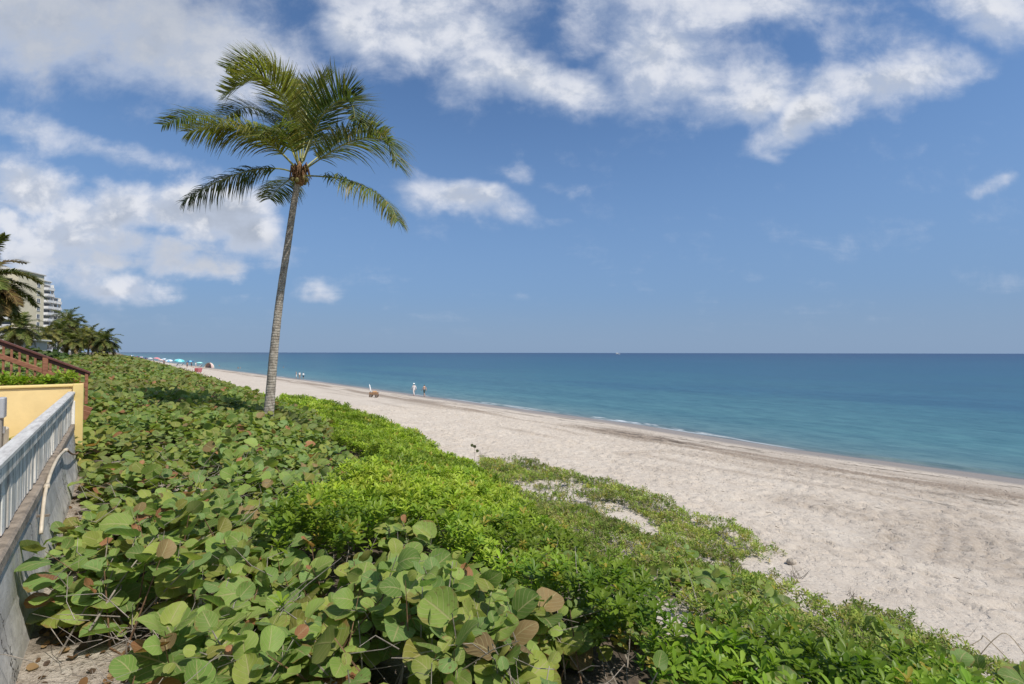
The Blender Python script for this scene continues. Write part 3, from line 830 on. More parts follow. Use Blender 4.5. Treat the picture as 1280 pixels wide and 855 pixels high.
RKS, RKT, _ = hit(990, 704.5, gz)
def tuft_band(fn, top, temps, s0, s1, t0, t1, dens, scale, base, sel, drop, yellow=.03, tiltk=.28):
    s, t = grid_pts(s0, s1, t0, t1, dens)
    k = fn(s, t) & sel(s, t) & (np.hypot(s - RKS, t - RKT) > .38); s, t = s[k], t[k]; n = len(s)
    if n == 0: return []
    z = top(s, t) - rng.uniform(0, 1, n) ** 2 * drop
    x, y = st2xy(s, t)
    P = np.stack([x, y, np.maximum(z, gz(s, t) + .01)], -1)
    nr = norm(np.array([0, 0, 1.0]) + SUND * .15 + rng.normal(0, tiltk, (n, 3)))
    a = rng.uniform(0, 6.28, n); ax = np.stack([np.cos(a), np.sin(a), np.zeros(n)], -1)
    y_ = norm(ax - nr * (ax * nr).sum(-1, keepdims=True)); x_ = np.cross(y_, nr)
    Mx = np.stack([x_, y_, nr], -1) * (scale * rng.uniform(.7, 1.3, n))[:, None, None]
    b = np.array(base)
    c = b[rng.integers(0, len(b), n)] * rng.uniform(.72, 1.25, (n, 1))
    pt = fbm(s / 1.3, t / 1.3, 3, 411)[:, None]
    c = c * (1.22 - .55 * sstep(.35, .7, pt)) * np.array([1, 1, 1.0]) + np.clip(.5 - pt, 0, 1) * np.array([.10, .02, .0])
    c = c * (1 - sstep(6, 1.5, s)[:, None] * np.array([.14, .04, .0])) if base is SCB else c
    r = rng.uniform(0, 1, n)
    c = np.where((r < yellow)[:, None], np.array([.34, .28, .05]), c)
    c = np.concatenate([c, rng.uniform(0, 1, (n, 1))], 1)
    w = rng.integers(0, len(temps), n); out = []
    for i in range(len(temps)):
        q = w == i
        if q.any(): out.append(scatter(*temps[i], Mx[q], P[q], c[q]))
    return out

def sc_top(s, t):
    return np.maximum(canopy_base(s, t), gz(s, t) + .28) - .04 + (fbm(s / 1.1, t / 1.1, 3, 141) - .5) * .42 + (fbm(s / .35, t / .35, 2, 143) - .5) * .16
SCB = [(.20, .285, .026), (.24, .325, .030), (.155, .245, .026), (.255, .32, .040)]
r0 = lambda s, t: dcam(s, t) < 9
r1 = lambda s, t: (dcam(s, t) >= 9) & (dcam(s, t) < 20)
r2 = lambda s, t: (dcam(s, t) >= 20) & (dcam(s, t) < 40)
r3 = lambda s, t: dcam(s, t) >= 40
parts = tuft_band(in_scaev, sc_top, ROS, -8, 12, -1, 14.5, 250, .80, SCB, r0, .40)
parts += tuft_band(in_scaev, sc_top, ROS, -8, 24, -8, 14.5, 140, 1.0, SCB, r1, .30)
parts += tuft_band(in_scaev, sc_top, ROS, 10, 45, 0, 14.5, 44, 1.7, SCB, r2, .25)
parts += tuft_band(in_scaev, sc_top, ROS, 30, 62, 0, 14.5, 16, 2.7, SCB, r3, .25)
hs_top = lambda s, t: EYE - .50 + (fbm(s / .8, t / .8, 3, 441) - .5) * .6 - .16 * sstep(-2.2, -.7, t)
parts += tuft_band(lambda s, t: fbm(s / .6, t / .6, 2, 445) > .33, hs_top, ROS, 13.0, 14.9, -6.5, -.65, 130, 1.15, SCB + [(.22, .13, .05)], lambda s, t: s > 0, .55)
V, Q, U, C = join(parts)
go = link('beach_naupaka', np_mesh('beach_naupaka', V, Q, U, C, True), m_scaev)
tag(go, 'bright green fleshy-leaved ground cover carpeting the dune slope in front of the sand', 'ground cover', kind='stuff')

CRB = [(.21, .28, .050), (.26, .30, .060), (.16, .24, .040), (.26, .24, .10)]
cr_top = lambda s, t: gz(s, t) + .05 + np.clip(fbm(s / .8, t / .8, 3, 151) - .3, 0, 1) * .62
def in_stray(s, t):
    a = inside(Z_CREEP * [1, 1], s, t) | inside(Z_CREEP + [.5, .25], s, t) | inside(Z_CREEP - [.4, -.3], s, t) | inside(Z_CREEP2 + [.3, .35], s, t) | inside(Z_SAND, s, t) | inside(Z_SAND3, s, t)
    return a & (fbm(s / .33, t / .33, 2, 197) > .60)
parts = tuft_band(in_stray, lambda s, t: gz(s, t) + .05, ROS_S, -8, 26, 3, 14.5, 70, 1.2, CRB, lambda s, t: dcam(s, t) > 0, .05, .08, .5)
parts += tuft_band(in_creep, cr_top, ROS_S, -8, 12, 3, 13, 330, 1.1, CRB, lambda s, t: dcam(s, t) < 13, .16, .05, .4)
parts += tuft_band(in_creep, cr_top, ROS_S, -8, 26, 3, 14, 150, 1.5, CRB, lambda s, t: dcam(s, t) >= 13, .16, .05, .4)
V, Q, U, C = join(parts)
go = link('dune_creeper', np_mesh('dune_creeper', V, Q, U, C, True), m_creep)
tag(go, 'dull green creeping dune plants with bare sand between them along the foot of the dune', 'ground cover', kind='stuff')

# dry runners and twigs among the creepers
dt = MB()
s, t = grid_pts(-8, 20, 5, 13, 14)
k = in_creep(s, t); s, t = s[k], t[k]
for a, b in zip(s, t):
    x, y = st2xy(a, b); z = float(gz(a, b)) + rng.uniform(.02, .18)
    an = rng.uniform(0, 6.28); L = rng.uniform(.1, .35)
    p = np.array([x, y, z]); d = np.array([math.cos(an), math.sin(an), rng.uniform(-.1, .7)]) * L
    dt.tube([p, p + d * .5 + rng.normal(0, .03, 3), p + d], [.005, .004, .002], 3, cap=False)
tag(dt.build('dry_runners', mat_plain('dry_runner', (.30, .24, .18), .9, .4, 20)), 'thin dry runners and dead stalks scattered among the creeping dune plants', 'dry stalks', kind='stuff')

# leaf litter on the soil by the fence, and beach debris
lt = []
s, t = grid_pts(2, 11.5, -.5, 1.2, 60); n = len(s)
x, y = st2xy(s, t); P = np.stack([x, y, gz(s, t) + .012], -1)
a = rng.uniform(0, 6.28, n)
Mx = frames(np.stack([np.cos(a), np.sin(a), rng.normal(0, .2, n)], -1), np.array([0, 0, 1.0]) + rng.normal(0, .35, (n, 3))) * rng.uniform(.02, .065, n)[:, None, None]
cc = np.array([[.20, .11, .05], [.13, .075, .04], [.28, .18, .09], [.09, .06, .04]])[rng.integers(0, 4, n)]
lt.append(scatter(*GRAPE_LO[2], Mx, P, np.concatenate([cc, rng.uniform(0, .3, (n, 1))], 1)))
V, Q, U, C = join(lt)
tag(link('leaf_litter', np_mesh('leaf_litter', V, Q, U, C, True), m_creep), 'brown fallen leaves littering the soil strip between fence and shrubs', 'leaf litter', kind='stuff')
db = MB()
for i in range(420):
    a = rng.uniform(-4, 26); b = rng.uniform(10.5, 24) if i < 230 else rng.uniform(26, 32)
    x, y = st2xy(a, b); z = float(gz(a, b)) + .012; an = rng.normal(.3, .7); L = rng.uniform(.03, .15)
    if rng.uniform() < .06: L *= 2.2
    d = np.array([D[0] * math.cos(an) + N[0] * math.sin(an), D[1] * math.cos(an) + N[1] * math.sin(an), .03]) * L
    p = np.array([x, y, z]); r_ = rng.uniform(.004, .011)
    db.tube([p, p + d * .5 + rng.normal(0, .012, 3), p + d], [r_ * .6, r_, r_ * .4], 4, cap=False)
tag(db.build('beach_debris', mat_plain('seaweed_bits', (.07, .052, .035), .9, .5, 12)), 'dark bits of seaweed and sticks strewn over the sand', 'beach debris', kind='stuff')

# tall tan dune grass far along the beach
gs, gt = grid_pts(85, 330, -6, 10.6, 3.0)
k = fbm(gs / 6, gt / 6, 3, 211) > .47; gs, gt = gs[k], gt[k]; n = len(gs)
x, y = st2xy(gs, gt); P = np.stack([x, y, gz(gs, gt) + .3], -1)
GR = rosette(9, .85, .10, 77)
a = rng.uniform(0, 6.28, n); ca, sa = np.cos(a), np.sin(a); zz = np.zeros(n); oo = np.ones(n)
Mx = np.stack([np.stack([ca, -sa, zz], -1), np.stack([sa, ca, zz], -1), np.stack([zz, zz, oo], -1)], 1) * rng.uniform(.7, 1.3, n)[:, None, None]
cc = np.array([[.26, .22, .10], [.20, .19, .07], [.14, .17, .05], [.30, .25, .13]])[rng.integers(0, 4, n)]
v, q, u, c = scatter(*GR, Mx, P, np.concatenate([cc, rng.uniform(0, 1, (n, 1))], 1))
tag(link('dune_grass', np_mesh('dune_grass', v, q, u, c), m_creep), 'tan dune grass on the distant dune where the beach meets the palms', 'grass', kind='stuff')

# ------------------------------------------------------------------ coconut palms
m_trunk, g = newmat('palm_bark')
tc = g.t.nodes.new('ShaderNodeTexCoord')
co = tc.outputs['Object']
nx, ny, nzz = g.xyz(co)
wob = g.noise(co, 3, 3, .6)
ringp = g.m('FRACT', g.m('ADD', g.m('MULTIPLY', nzz, 13.0), g.m('MULTIPLY', wob, 1.6)))
ring = g.ss(g.m('ABSOLUTE', g.m('SUBTRACT', ringp, .5)), .05, .22, 1, 0)
blot = g.noise(g.vm('MULTIPLY', co, (1, 1, .55)), 13, 5, .7)
c = g.ramp(blot, [(.3, (.15, .12, .095)), (.46, (.31, .265, .21)), (.6, (.44, .39, .32)), (.8, (.54, .50, .43))])
c = g.mix(g.m('MULTIPLY', ring, g.ss(g.noise(co, 6, 3, .6), .42, .65, .0, .34)), c, (.10, .08, .06))
hole = g.ss(g.noise(co, 26, 2, .5), .68, .74)
c = g.mix(hole, c, (.03, .025, .02))
bp = g.n('ShaderNodeBump', Strength=.8, Distance=.03, Height=g.m('SUBTRACT', blot, g.m('MULTIPLY', ring, .3)))
finish(g, bsdf(g, Base_Color=c, Roughness=.9, Normal=bp))
m_fibre = mat_plain('palm_fibre', (.22, .115, .05), .9, .45, 14, bump=.6)
m_rachis = mat_plain('palm_rachis', (.27, .27, .075), .5, .3, 8)
m_leaflet = leaf_material('palm_leaflet', False, .30, .36)
m_nut = mat_plain('coconut_husk', (.24, .20, .06), .55, .35, 10)

def catmull(P, n):
    P = np.asarray(P, float); P = np.vstack([2 * P[0] - P[1], P, 2 * P[-1] - P[-2]])
    out = []
    segs = len(P) - 3
    for k in range(n):
        u = k / (n - 1) * segs; i = min(int(u), segs - 1); f = u - i
        a, b, c, d = P[i:i + 4]
        out.append(.5 * (2 * b + (c - a) * f + (2 * a - 5 * b + 4 * c - d) * f ** 2 + (3 * b - a - 3 * c + d) * f ** 3))
    return np.array(out)

def frond_mesh(ctrl, Lmax, npairs, droop, tint, seed, start=.14, vee=.35, width=.042, wind=(0, 0, 0), rr=.026, segs=5, bare_tip=.0, planeup=(0, 0, 1), sweep=.75):
    """one frond: a tapering rachis and two rows of drooping leaflets, as one mesh"""
    rg = np.random.default_rng(seed)
    C_ = catmull(ctrl, 60)
    mb = MB(); mb.tube(C_[::3], list(np.linspace(rr, rr * .22, 20)), 5, mi=0)
    V_ = [np.array(mb.v)]; Q_ = []; fq = list(mb.f)
    verts = list(mb.v); faces = list(mb.f); mi = list(mb.mi)
    cols = [(.30, .29, .09, 0)] * len(verts)
    wind = np.array(wind, float); pu = np.array(planeup, float)
    for k in range(npairs):
        u = start + (1 - start) * (k + rg.uniform(-.3, .3)) / (npairs - 1); u = min(max(u, start), .995)
        i = u * 59; i0 = int(i); p = C_[i0] * (1 - i + i0) + C_[min(i0 + 1, 59)] * (i - i0)
        tg = C_[min(i0 + 1, 59)] - C_[max(i0 - 1, 0)]; tg = tg / np.linalg.norm(tg)
        nr = pu - tg * pu.dot(tg); nn = np.linalg.norm(nr)
        nr = nr / nn if nn > .05 else np.array([0, -1.0, 0])
        sd = np.cross(tg, nr)
        prof = min(1, .45 + (u - start) * 3.0) * (1 - .62 * max(0, (u - .55) / .45) ** 1.5)
        for sg in (-1, 1):
            L = Lmax * prof * rg.uniform(.82, 1.1)
            fwd = sweep * (.55 + .6 * u)
            d = sd * sg + tg * fwd + nr * (vee + rg.normal(0, .12)); d = d + rg.normal(0, .10, 3); d /= np.linalg.norm(d)
            b = len(verts); q = p.copy(); step = L / segs; w0 = width * rg.uniform(.8, 1.1)
            dr = droop * rg.uniform(.7, 1.35)
            cc = np.array(tint) * rg.uniform(.55, 1.4)
            if rg.uniform() < .10: cc = np.array([.24, .20, .06]) * rg.uniform(.6, 1.2)
            tipc = cc * .6 + np.array([.28, .21, .08]) * .4
            for j in range(segs + 1):
                wj = w0 * (.55 if j == 0 else 1.0 if j < segs * .6 else (1 - (j - segs * .6) / (segs * .42)) * .9 + .06)
                ac = np.cross(d, nr); na = np.linalg.norm(ac); ac = ac / na if na > .05 else sd
                verts += [tuple(q - ac * wj / 2), tuple(q + ac * wj / 2)]
                f_ = j / segs; c3 = cc * (1 - f_ ** 3) + tipc * f_ ** 3
                cols += [(*c3, rg.uniform())] * 2
                q = q + d * step
                d = d + (np.array([0, 0, -1.0]) * dr + wind) * (step / .18) * .16 * (1 + j * .35); d /= np.linalg.norm(d)
            for j in range(segs):
                faces.append((b + 2 * j, b + 2 * j + 1, b + 2 * j + 3, b + 2 * j + 2)); mi.append(1)
    me = bpy.data.meshes.new('frond'); me.from_pydata([tuple(map(float, v)) for v in verts], [], faces)
    at2 = me.color_attributes.new('tint', 'FLOAT_COLOR', 'POINT')
    at2.data.foreach_set('color', np.array(cols, np.float32).ravel())
    me.polygons.foreach_set('material_index', np.array(mi, np.int32)); me.update()
    return me

def trunk_obj(path, rads, parent, n=16, steps=120):
    C_ = catmull(path, steps); L = np.linspace(0, 1, steps)
    rd = np.interp(L, np.linspace(0, 1, len(rads)), rads)
    length = np.linalg.norm(np.diff(C_, axis=0), axis=1).sum()
    k = np.arange(steps)
    rd = rd * (1 + .014 * np.sin(k * 2.1) * (vnoise(k / 3.0, k * 0, 4) + .3)) * (1 + .05 * (vnoise(k / 2.0, k * 0, 14) - .5))
    mb = MB(); mb.tube(C_, list(rd), n)
    return mb.build('trunk', m_trunk, parent, True)

# --- the tall palm in the shrubs
PY = 14.0
def P3(x, y, dy_=0.0):
    return at(x, y, PY + dy_)
def PC(x, y, dy_=0.0):          # coordinates read off an enlargement of the crown
    return P3(180 + x / 3.42, 50 + y / 3.42, dy_)
base = P3(332, 556); bs, bt = xy2st(base[0], base[1]); base[2] = float(gz(bs, bt)) - .1
palm = empty('coconut_palm', base)
tag(palm, 'tall slender coconut palm leaning right above the shrubs in front of the beach', 'palm tree', 'coconut palms')
inv = -base
def loc(ps): return [p + inv for p in ps]
trunk_obj(loc([base, P3(334.5, 530), P3(337.5, 500), P3(341.5, 450), P3(346, 405), P3(351.5, 360), P3(359, 310), P3(366, 262), P3(372, 226)]), [.19, .150, .132, .118, .108, .100, .094, .088, .082], palm)
hub = P3(374, 219)
fb = MB()
fb.lathe([(.10, -.30), (.16, -.16), (.18, .0), (.13, .16), (.07, .30), (.02, .40)], tuple(hub + inv), 12)
for k in range(26):
    a = k * 2.4; r_ = .15
    p = hub + inv + np.array([math.cos(a) * r_, math.sin(a) * r_, rng.uniform(-.1, .15)])
    o = np.array([math.cos(a), math.sin(a), 0])
    fb.tube([p, p + o * .07 + [0, 0, rng.uniform(.05, .2)], p + o * rng.uniform(.10, .2) + [0, 0, -rng.uniform(.0, .28)]], [.035, .025, .006], 5)
fb.build('crown_fibre', m_fibre, palm, True)
nb = MB()
for k in range(7):
    a = k * .9 + .3; p = hub + inv + np.array([math.cos(a) * .2, math.sin(a) * .2, -.12 - .05 * (k % 3)])
    nb.lathe([(.01, -.07), (.05, -.05), (.065, 0), (.05, .05), (.01, .075)], tuple(p), 8)
nb.build('coconut_cluster', m_nut, palm, True)
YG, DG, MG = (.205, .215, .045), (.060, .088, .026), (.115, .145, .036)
TIPC = hub + np.array([0, 0, .15])
FR = [  # control points (enlargement px, depth), leaflet length, pairs, droop, colour, vee, wind, sweep
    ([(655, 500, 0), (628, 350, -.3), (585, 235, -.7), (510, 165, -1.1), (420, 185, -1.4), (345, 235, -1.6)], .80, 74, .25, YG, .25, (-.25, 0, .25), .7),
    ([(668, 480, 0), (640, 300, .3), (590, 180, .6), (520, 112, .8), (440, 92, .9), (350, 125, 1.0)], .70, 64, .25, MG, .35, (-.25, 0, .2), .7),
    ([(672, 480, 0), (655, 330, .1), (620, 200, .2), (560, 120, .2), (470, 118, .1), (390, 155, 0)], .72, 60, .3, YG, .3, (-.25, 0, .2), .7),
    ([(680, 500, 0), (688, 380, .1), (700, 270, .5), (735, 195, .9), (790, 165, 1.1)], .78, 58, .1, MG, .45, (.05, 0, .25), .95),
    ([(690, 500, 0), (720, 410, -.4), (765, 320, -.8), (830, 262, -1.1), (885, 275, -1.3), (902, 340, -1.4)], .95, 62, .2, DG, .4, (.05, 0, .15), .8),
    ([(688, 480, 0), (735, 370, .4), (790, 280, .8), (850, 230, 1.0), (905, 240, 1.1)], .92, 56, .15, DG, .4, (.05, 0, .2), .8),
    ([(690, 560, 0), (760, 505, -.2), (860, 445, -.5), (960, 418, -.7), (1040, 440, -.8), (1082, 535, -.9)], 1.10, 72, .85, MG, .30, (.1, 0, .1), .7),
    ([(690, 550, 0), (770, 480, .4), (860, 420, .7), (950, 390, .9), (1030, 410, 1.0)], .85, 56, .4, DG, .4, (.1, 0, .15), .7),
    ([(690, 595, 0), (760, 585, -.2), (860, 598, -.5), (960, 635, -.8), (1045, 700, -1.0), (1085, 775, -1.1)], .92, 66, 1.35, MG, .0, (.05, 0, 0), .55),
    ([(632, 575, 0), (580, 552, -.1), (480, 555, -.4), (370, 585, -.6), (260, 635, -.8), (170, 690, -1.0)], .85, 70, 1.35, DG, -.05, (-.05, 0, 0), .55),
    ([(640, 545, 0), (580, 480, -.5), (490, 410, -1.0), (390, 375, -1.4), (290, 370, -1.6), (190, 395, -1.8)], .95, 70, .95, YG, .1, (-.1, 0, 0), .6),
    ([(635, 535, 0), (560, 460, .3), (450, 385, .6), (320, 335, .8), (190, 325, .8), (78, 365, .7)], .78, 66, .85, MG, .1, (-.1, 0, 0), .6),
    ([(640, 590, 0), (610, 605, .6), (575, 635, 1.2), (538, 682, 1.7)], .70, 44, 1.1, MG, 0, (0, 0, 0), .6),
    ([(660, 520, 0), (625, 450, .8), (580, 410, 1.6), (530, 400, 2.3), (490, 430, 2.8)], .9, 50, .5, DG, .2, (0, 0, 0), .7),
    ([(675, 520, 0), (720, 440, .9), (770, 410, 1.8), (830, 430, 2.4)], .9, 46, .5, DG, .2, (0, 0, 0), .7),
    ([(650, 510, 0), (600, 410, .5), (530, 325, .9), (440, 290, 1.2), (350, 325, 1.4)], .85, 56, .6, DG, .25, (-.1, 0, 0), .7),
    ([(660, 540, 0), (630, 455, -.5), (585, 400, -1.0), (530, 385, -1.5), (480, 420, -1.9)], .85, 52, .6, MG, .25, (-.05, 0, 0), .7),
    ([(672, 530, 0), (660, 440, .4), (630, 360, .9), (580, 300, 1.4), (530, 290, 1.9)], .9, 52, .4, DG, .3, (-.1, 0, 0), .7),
]
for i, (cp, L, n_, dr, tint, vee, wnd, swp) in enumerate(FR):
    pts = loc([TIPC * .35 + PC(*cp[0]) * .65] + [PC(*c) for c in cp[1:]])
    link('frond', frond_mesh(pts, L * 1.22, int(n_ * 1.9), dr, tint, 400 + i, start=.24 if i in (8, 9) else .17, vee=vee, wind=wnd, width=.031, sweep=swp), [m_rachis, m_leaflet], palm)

def generic_palm(px, py, Y, label, nf, flen, tints, seed, trunk_r=.15, pairs=34, lean=0.0, lw=.06, drange=(.5, 1.1), one_crown=True, ground=None, el=(-.85, 1.25)):
    rg = np.random.default_rng(seed)
    c = at(px, py, Y); s_, t_ = xy2st(c[0], c[1])
    gz_ = float(gz(s_, t_)) if ground is None else ground
    b = np.array([c[0] - lean, c[1], gz_ - .1])
    o = empty('coconut_palm', b); tag(o, label, 'palm tree', 'coconut palms')
    hb = c - b
    trunk_obj([(0, 0, 0), tuple(hb * .35 + np.array([-lean * .1, 0, 0])), tuple(hb * .7), tuple(hb)], [trunk_r * 1.25, trunk_r, trunk_r * .85, trunk_r * .8], o, 10, 40)
    ms = []
    nf += 8
    for k in range(nf):
        a = k * 2.399 + rg.normal(0, .2); e = el[1] - (el[1] - el[0]) * (k / (nf - 1)) ** .8 + rg.normal(0, .1)
        h = np.array([math.cos(a), math.sin(a), 0]); L = flen * 1.12 * rg.uniform(.85, 1.12)
        pts = [hb]; d = h * math.cos(e) + np.array([0, 0, math.sin(e)]); p = hb.copy()
        for j in range(4):
            p = p + d * L / 4; pts.append(p.copy()); d = d + np.array([0, 0, -.30 - .08 * j]); d /= np.linalg.norm(d)
        tint = np.array(tints[rg.integers(0, len(tints))])
        if k > nf * .82: tint = np.array([.20, .14, .06])
        ms.append(frond_mesh(pts, flen * .30, int(pairs * 1.8), rg.uniform(*drange), tint, seed * 50 + k, vee=.15, width=lw, rr=.03, segs=3))
    if not one_crown:
        for me in ms: link('frond', me, [m_rachis, m_leaflet], o)
    else:
        bm = bmesh.new()
        for me in ms: bm.from_mesh(me); bpy.data.meshes.remove(me)
        me = bpy.data.meshes.new('crown'); bm.to_mesh(me); bm.free()
        link('crown', me, [m_rachis, m_leaflet], o)
    return o
GT = [MG, DG, (.12, .14, .035), (.19, .17, .05)]
generic_palm(-26, 352, 26, 'nearest palm at the left edge with drooping green and brown fronds hanging into view', 36, 2.45, GT + [(.22, .15, .06), (.2, .13, .06)], 21, .17, 60, 0, .06, (.7, 1.3), False, el=(-1.0, 1.2))
generic_palm(25, 411, 62, 'dark bushy palm with yellow fronds below the cream tower behind the red stairs', 26, 2.5, [DG, DG, MG, (.28, .25, .05)], 22, .18, 30, .5, .07)
generic_palm(58, 419, 74, 'small pale yellowish palm in front of the white balconies', 18, 2.0, [(.24, .22, .07), (.18, .18, .06)], 23, .14, 26, 0, .07)
generic_palm(84, 402, 105, 'tallest palm of the far cluster rising beside the low grey block', 22, 3.4, [MG, DG], 24, .2, 30, .8, .085)
generic_palm(74, 415, 95, 'shaded palm just right of the white balconies at the left of the far cluster', 20, 2.7, [DG, MG], 25, .18, 28, .3, .085)
generic_palm(90, 427, 88, 'short green palm low in front of the far cluster with a straight dark trunk', 20, 2.5, [MG, (.13, .15, .04)], 26, .17, 30, -.2, .08)
generic_palm(112, 421, 100, 'yellow green palm in the middle of the far cluster', 22, 3.1, [(.19, .19, .05), (.14, .16, .04)], 27, .18, 30, .3, .085)
generic_palm(101, 423, 112, 'olive palm half hidden between its neighbours in the far cluster', 20, 2.9, [DG, (.15, .15, .05)], 28, .18, 28, 0, .085)
generic_palm(131, 427, 96, 'dark rounded palm at the seaward right end of the far cluster', 26, 2.9, [DG, DG, MG], 29, .18, 32, -.3, .085)

generic_palm(121, 424, 120, 'tall thin palm peeping between the yellow green and the dark right-end palms', 20, 3.2, [MG, (.16, .16, .05)], 30, .17, 30, .3, .085)
generic_palm(95, 411, 125, 'grey green palm behind the tallest one in the far cluster', 20, 3.3, [DG, MG], 31, .18, 30, .6, .085)
# low shrubs under the far palms
def shrub(px, py, Y, w, h, col, label, seed):
    rg = np.random.default_rng(seed)
    c = at(px, py, Y); s_, t_ = xy2st(c[0], c[1]); z0 = float(gz(s_, t_))
    n = 420
    u = rg.normal(0, 1, (n, 3)); u = u / np.linalg.norm(u, axis=1)[:, None] * (rg.uniform(0, 1, (n, 1)) ** .33)
    u *= 1 + .35 * (rg.uniform(0, 1, (n, 1)) - .5)
    top = max(c[2], z0 + .5); hh = max(h, top - z0)
    P = np.array([w / 2, w / 2, hh / 2]) * u + np.array([0, 0, hh / 2])
    a = rg.uniform(0, 6.28, n)
    Mx = frames(np.stack([np.cos(a), np.sin(a), rg.normal(0, .5, n)], -1), u + np.array([0, 0, .5]) + rg.normal(0, .3, (n, 3))) * (w * .16 * rg.uniform(.6, 1.3, n))[:, None, None]
    cc = np.array(col) * rg.uniform(.6, 1.35, (n, 1))
    v, q, uv_, cl = scatter(*GRAPE_LO[0], Mx, P, np.concatenate([cc, rg.uniform(0, .3, (n, 1))], 1))
    o = empty('shrub', (c[0], c[1], z0)); tag(o, label, 'shrub', 'shrubs under the far palms')
    link('foliage', np_mesh('foliage', v, q, uv_, cl), m_creep, o)
    mb = MB()
    for k in range(5):
        an = k * 1.25; mb.tube([(0, 0, 0), (math.cos(an) * w * .15, math.sin(an) * w * .15, hh * .4), (math.cos(an) * w * .3, math.sin(an) * w * .3, hh * .7)], [.05, .035, .015], 5)
    mb.build('stem', m_twig2, o)
shrub(125, 441, 90, 2.6, 1.6, (.20, .20, .05), 'yellow green shrub at the foot of the dark right-end palm', 1)
shrub(103, 442, 84, 2.4, 1.3, (.10, .13, .04), 'olive shrub below the middle of the far palms', 2)
shrub(40, 436, 58, 3.2, 1.6, (.09, .12, .035), 'green shrub behind the red stair rail under the dark palm', 3)
shrub(66, 440, 66, 3.0, 1.3, (.07, .115, .03), 'dark green shrub below the white balconies', 4)
shrub(10, 437, 46, 3.0, 1.3, (.13, .15, .045), 'light green shrub in front of the low house at the left edge', 5)

# ------------------------------------------------------------------ buildings along the shore
m_cream = mat_plain('cream_stucco', (.64, .57, .40), .85, .06, .4)
m_white = mat_plain('white_stucco', (.70, .69, .66), .8, .05, .4)
m_glass = mat_plain('dark_window_glass', (.05, .065, .075), .15, .3, .3)
m_recess = mat_plain('balcony_recess', (.20, .19, .18), .7, .2, .3)
m_roof = mat_plain('pale_roof', (.55, .53, .48), .85, .1, .5)
AANG = math.atan2(.955, -.296)

def tower(p, label, x0, x1, depth, top, floors_z, wall_m):
    o = empty('apartment_tower', (p[0], p[1], 4.2), AANG); tag(o, label, 'apartment building', 'towers along the shore')
    mb = MB(); mb.box(((x0 + x1) / 2, depth / 2, (top - 4.2) / 2), (x1 - x0, depth, top - 4.2)); mb.build('wall', wall_m, o)
    mb = MB(); mb.box(((x0 + x1) / 2, depth / 2, top - 4.2 + .25), (x1 - x0 + .9, depth + .9, .5), bev=.08)
    mb.box(((x0 + x1) / 2 - 1, depth / 2 + 1, top - 4.2 + 1.2), (4, 4, 1.6)); mb.build('roof', m_roof, o)
    return o

def window(o, x, y, z, w, h, side='front'):
    fr = MB()
    if side == 'front':
        fr.box((x, y - .03, z + h / 2 + .06), (w + .24, .14, .12)); fr.box((x, y - .06, z - h / 2 - .06), (w + .3, .2, .12))
        fr.box((x - w / 2 - .06, y - .03, z), (.12, .14, h)); fr.box((x + w / 2 + .06, y - .03, z), (.12, .14, h)); fr.box((x, y - .03, z), (.07, .1, h))
    else:
        fr.box((x - .03, y, z + h / 2 + .06), (.14, w + .24, .12)); fr.box((x - .06, y, z - h / 2 - .06), (.2, w + .3, .12))
        fr.box((x - .03, y - w / 2 - .06, z), (.14, .12, h)); fr.box((x - .03, y + w / 2 + .06, z), (.14, .12, h))
    f = fr.build('window', m_white, o)
    gl = MB()
    if side == 'front': gl.box((x, y - .012, z), (w - .002, .03, h - .002))
    else: gl.box((x - .012, y, z), (.03, w - .002, h - .002))
    gl.build('pane', m_glass, f)

def balcony(o, x, z, w, out, yf=0.0):
    b = MB()
    b.box((x, yf - out / 2 - .004, z), (w, out, .22))
    r_ = b.build('balcony', m_white, o)
    rl = MB(); rl.box((x, yf - out + .05, z + .66), (w, .08, .9)); rl.box((x, yf - out + .05, z + 1.15), (w + .04, .14, .07))
    rl.box((x - w / 2 + .05, yf - out / 2 - .05, z + .66), (.08, out - .2, .9)); rl.box((x + w / 2 - .05, yf - out / 2 - .05, z + .66), (.08, out - .2, .9))
    rl.build('railing', m_white, r_)
    dr = MB(); dr.box((x, yf - .03, z + 1.4), (w * .86, .05, 2.1)); dr.build('sliding_door', m_recess, r_)
    pr = MB(); pr.box((x + w / 2 - .14, yf - out / 2, z + 1.5), (.2, out * .6, 2.75)); pr.build('side_wall', m_white, r_)

pA = at(21, 441, 168)
tA = tower(pA, 'tall cream apartment tower with a column of small windows on its blank wall', 0, 14.2, 16, EYE + 28.6, 9, m_cream)
for k in range(9):
    window(tA, 11.0, 0, 3.0 + k * 2.9 + .6 - .0, 1.7, 1.4)
for k in range(9):
    zz_ = 1.6 + k * 2.95
    b = MB(); b.box((-.95, 5.5, zz_), (1.9, 9, .22)); q = b.build('balcony', m_white, tA)
    b = MB(); b.box((-1.85, 5.5, zz_ + .6), (.08, 9, .95)); b.build('railing', m_white, q)
    b = MB(); b.box((-.03, 5.5, zz_ + 1.4), (.05, 7.6, 2.1)); b.build('sliding_door', m_glass, q)
pB = at(54, 441, 232)
tB = tower(pB, 'white tower with stacked balconies on the seaward side of the cream tower', -16, 4.6, 15, EYE + 34, 12, m_white)
lw_ = MB(); lw_.box((7.6, 7.5, 14.4), (6.0, 15, 28.8)); lw_.build('lower_wing', m_white, tB)
lr_ = MB(); lr_.box((7.6, 7.2, 28.95), (6.6, 15.6, .3)); lr_.build('roof', m_roof, tB)
for k in range(11):
    balcony(tB, 1.8, 2.0 + k * 3.0, 5.2, 1.9)
for k in range(9):
    balcony(tB, 7.7, 2.0 + k * 3.0, 5.4, 1.9)
pC = at(69, 441, 335)
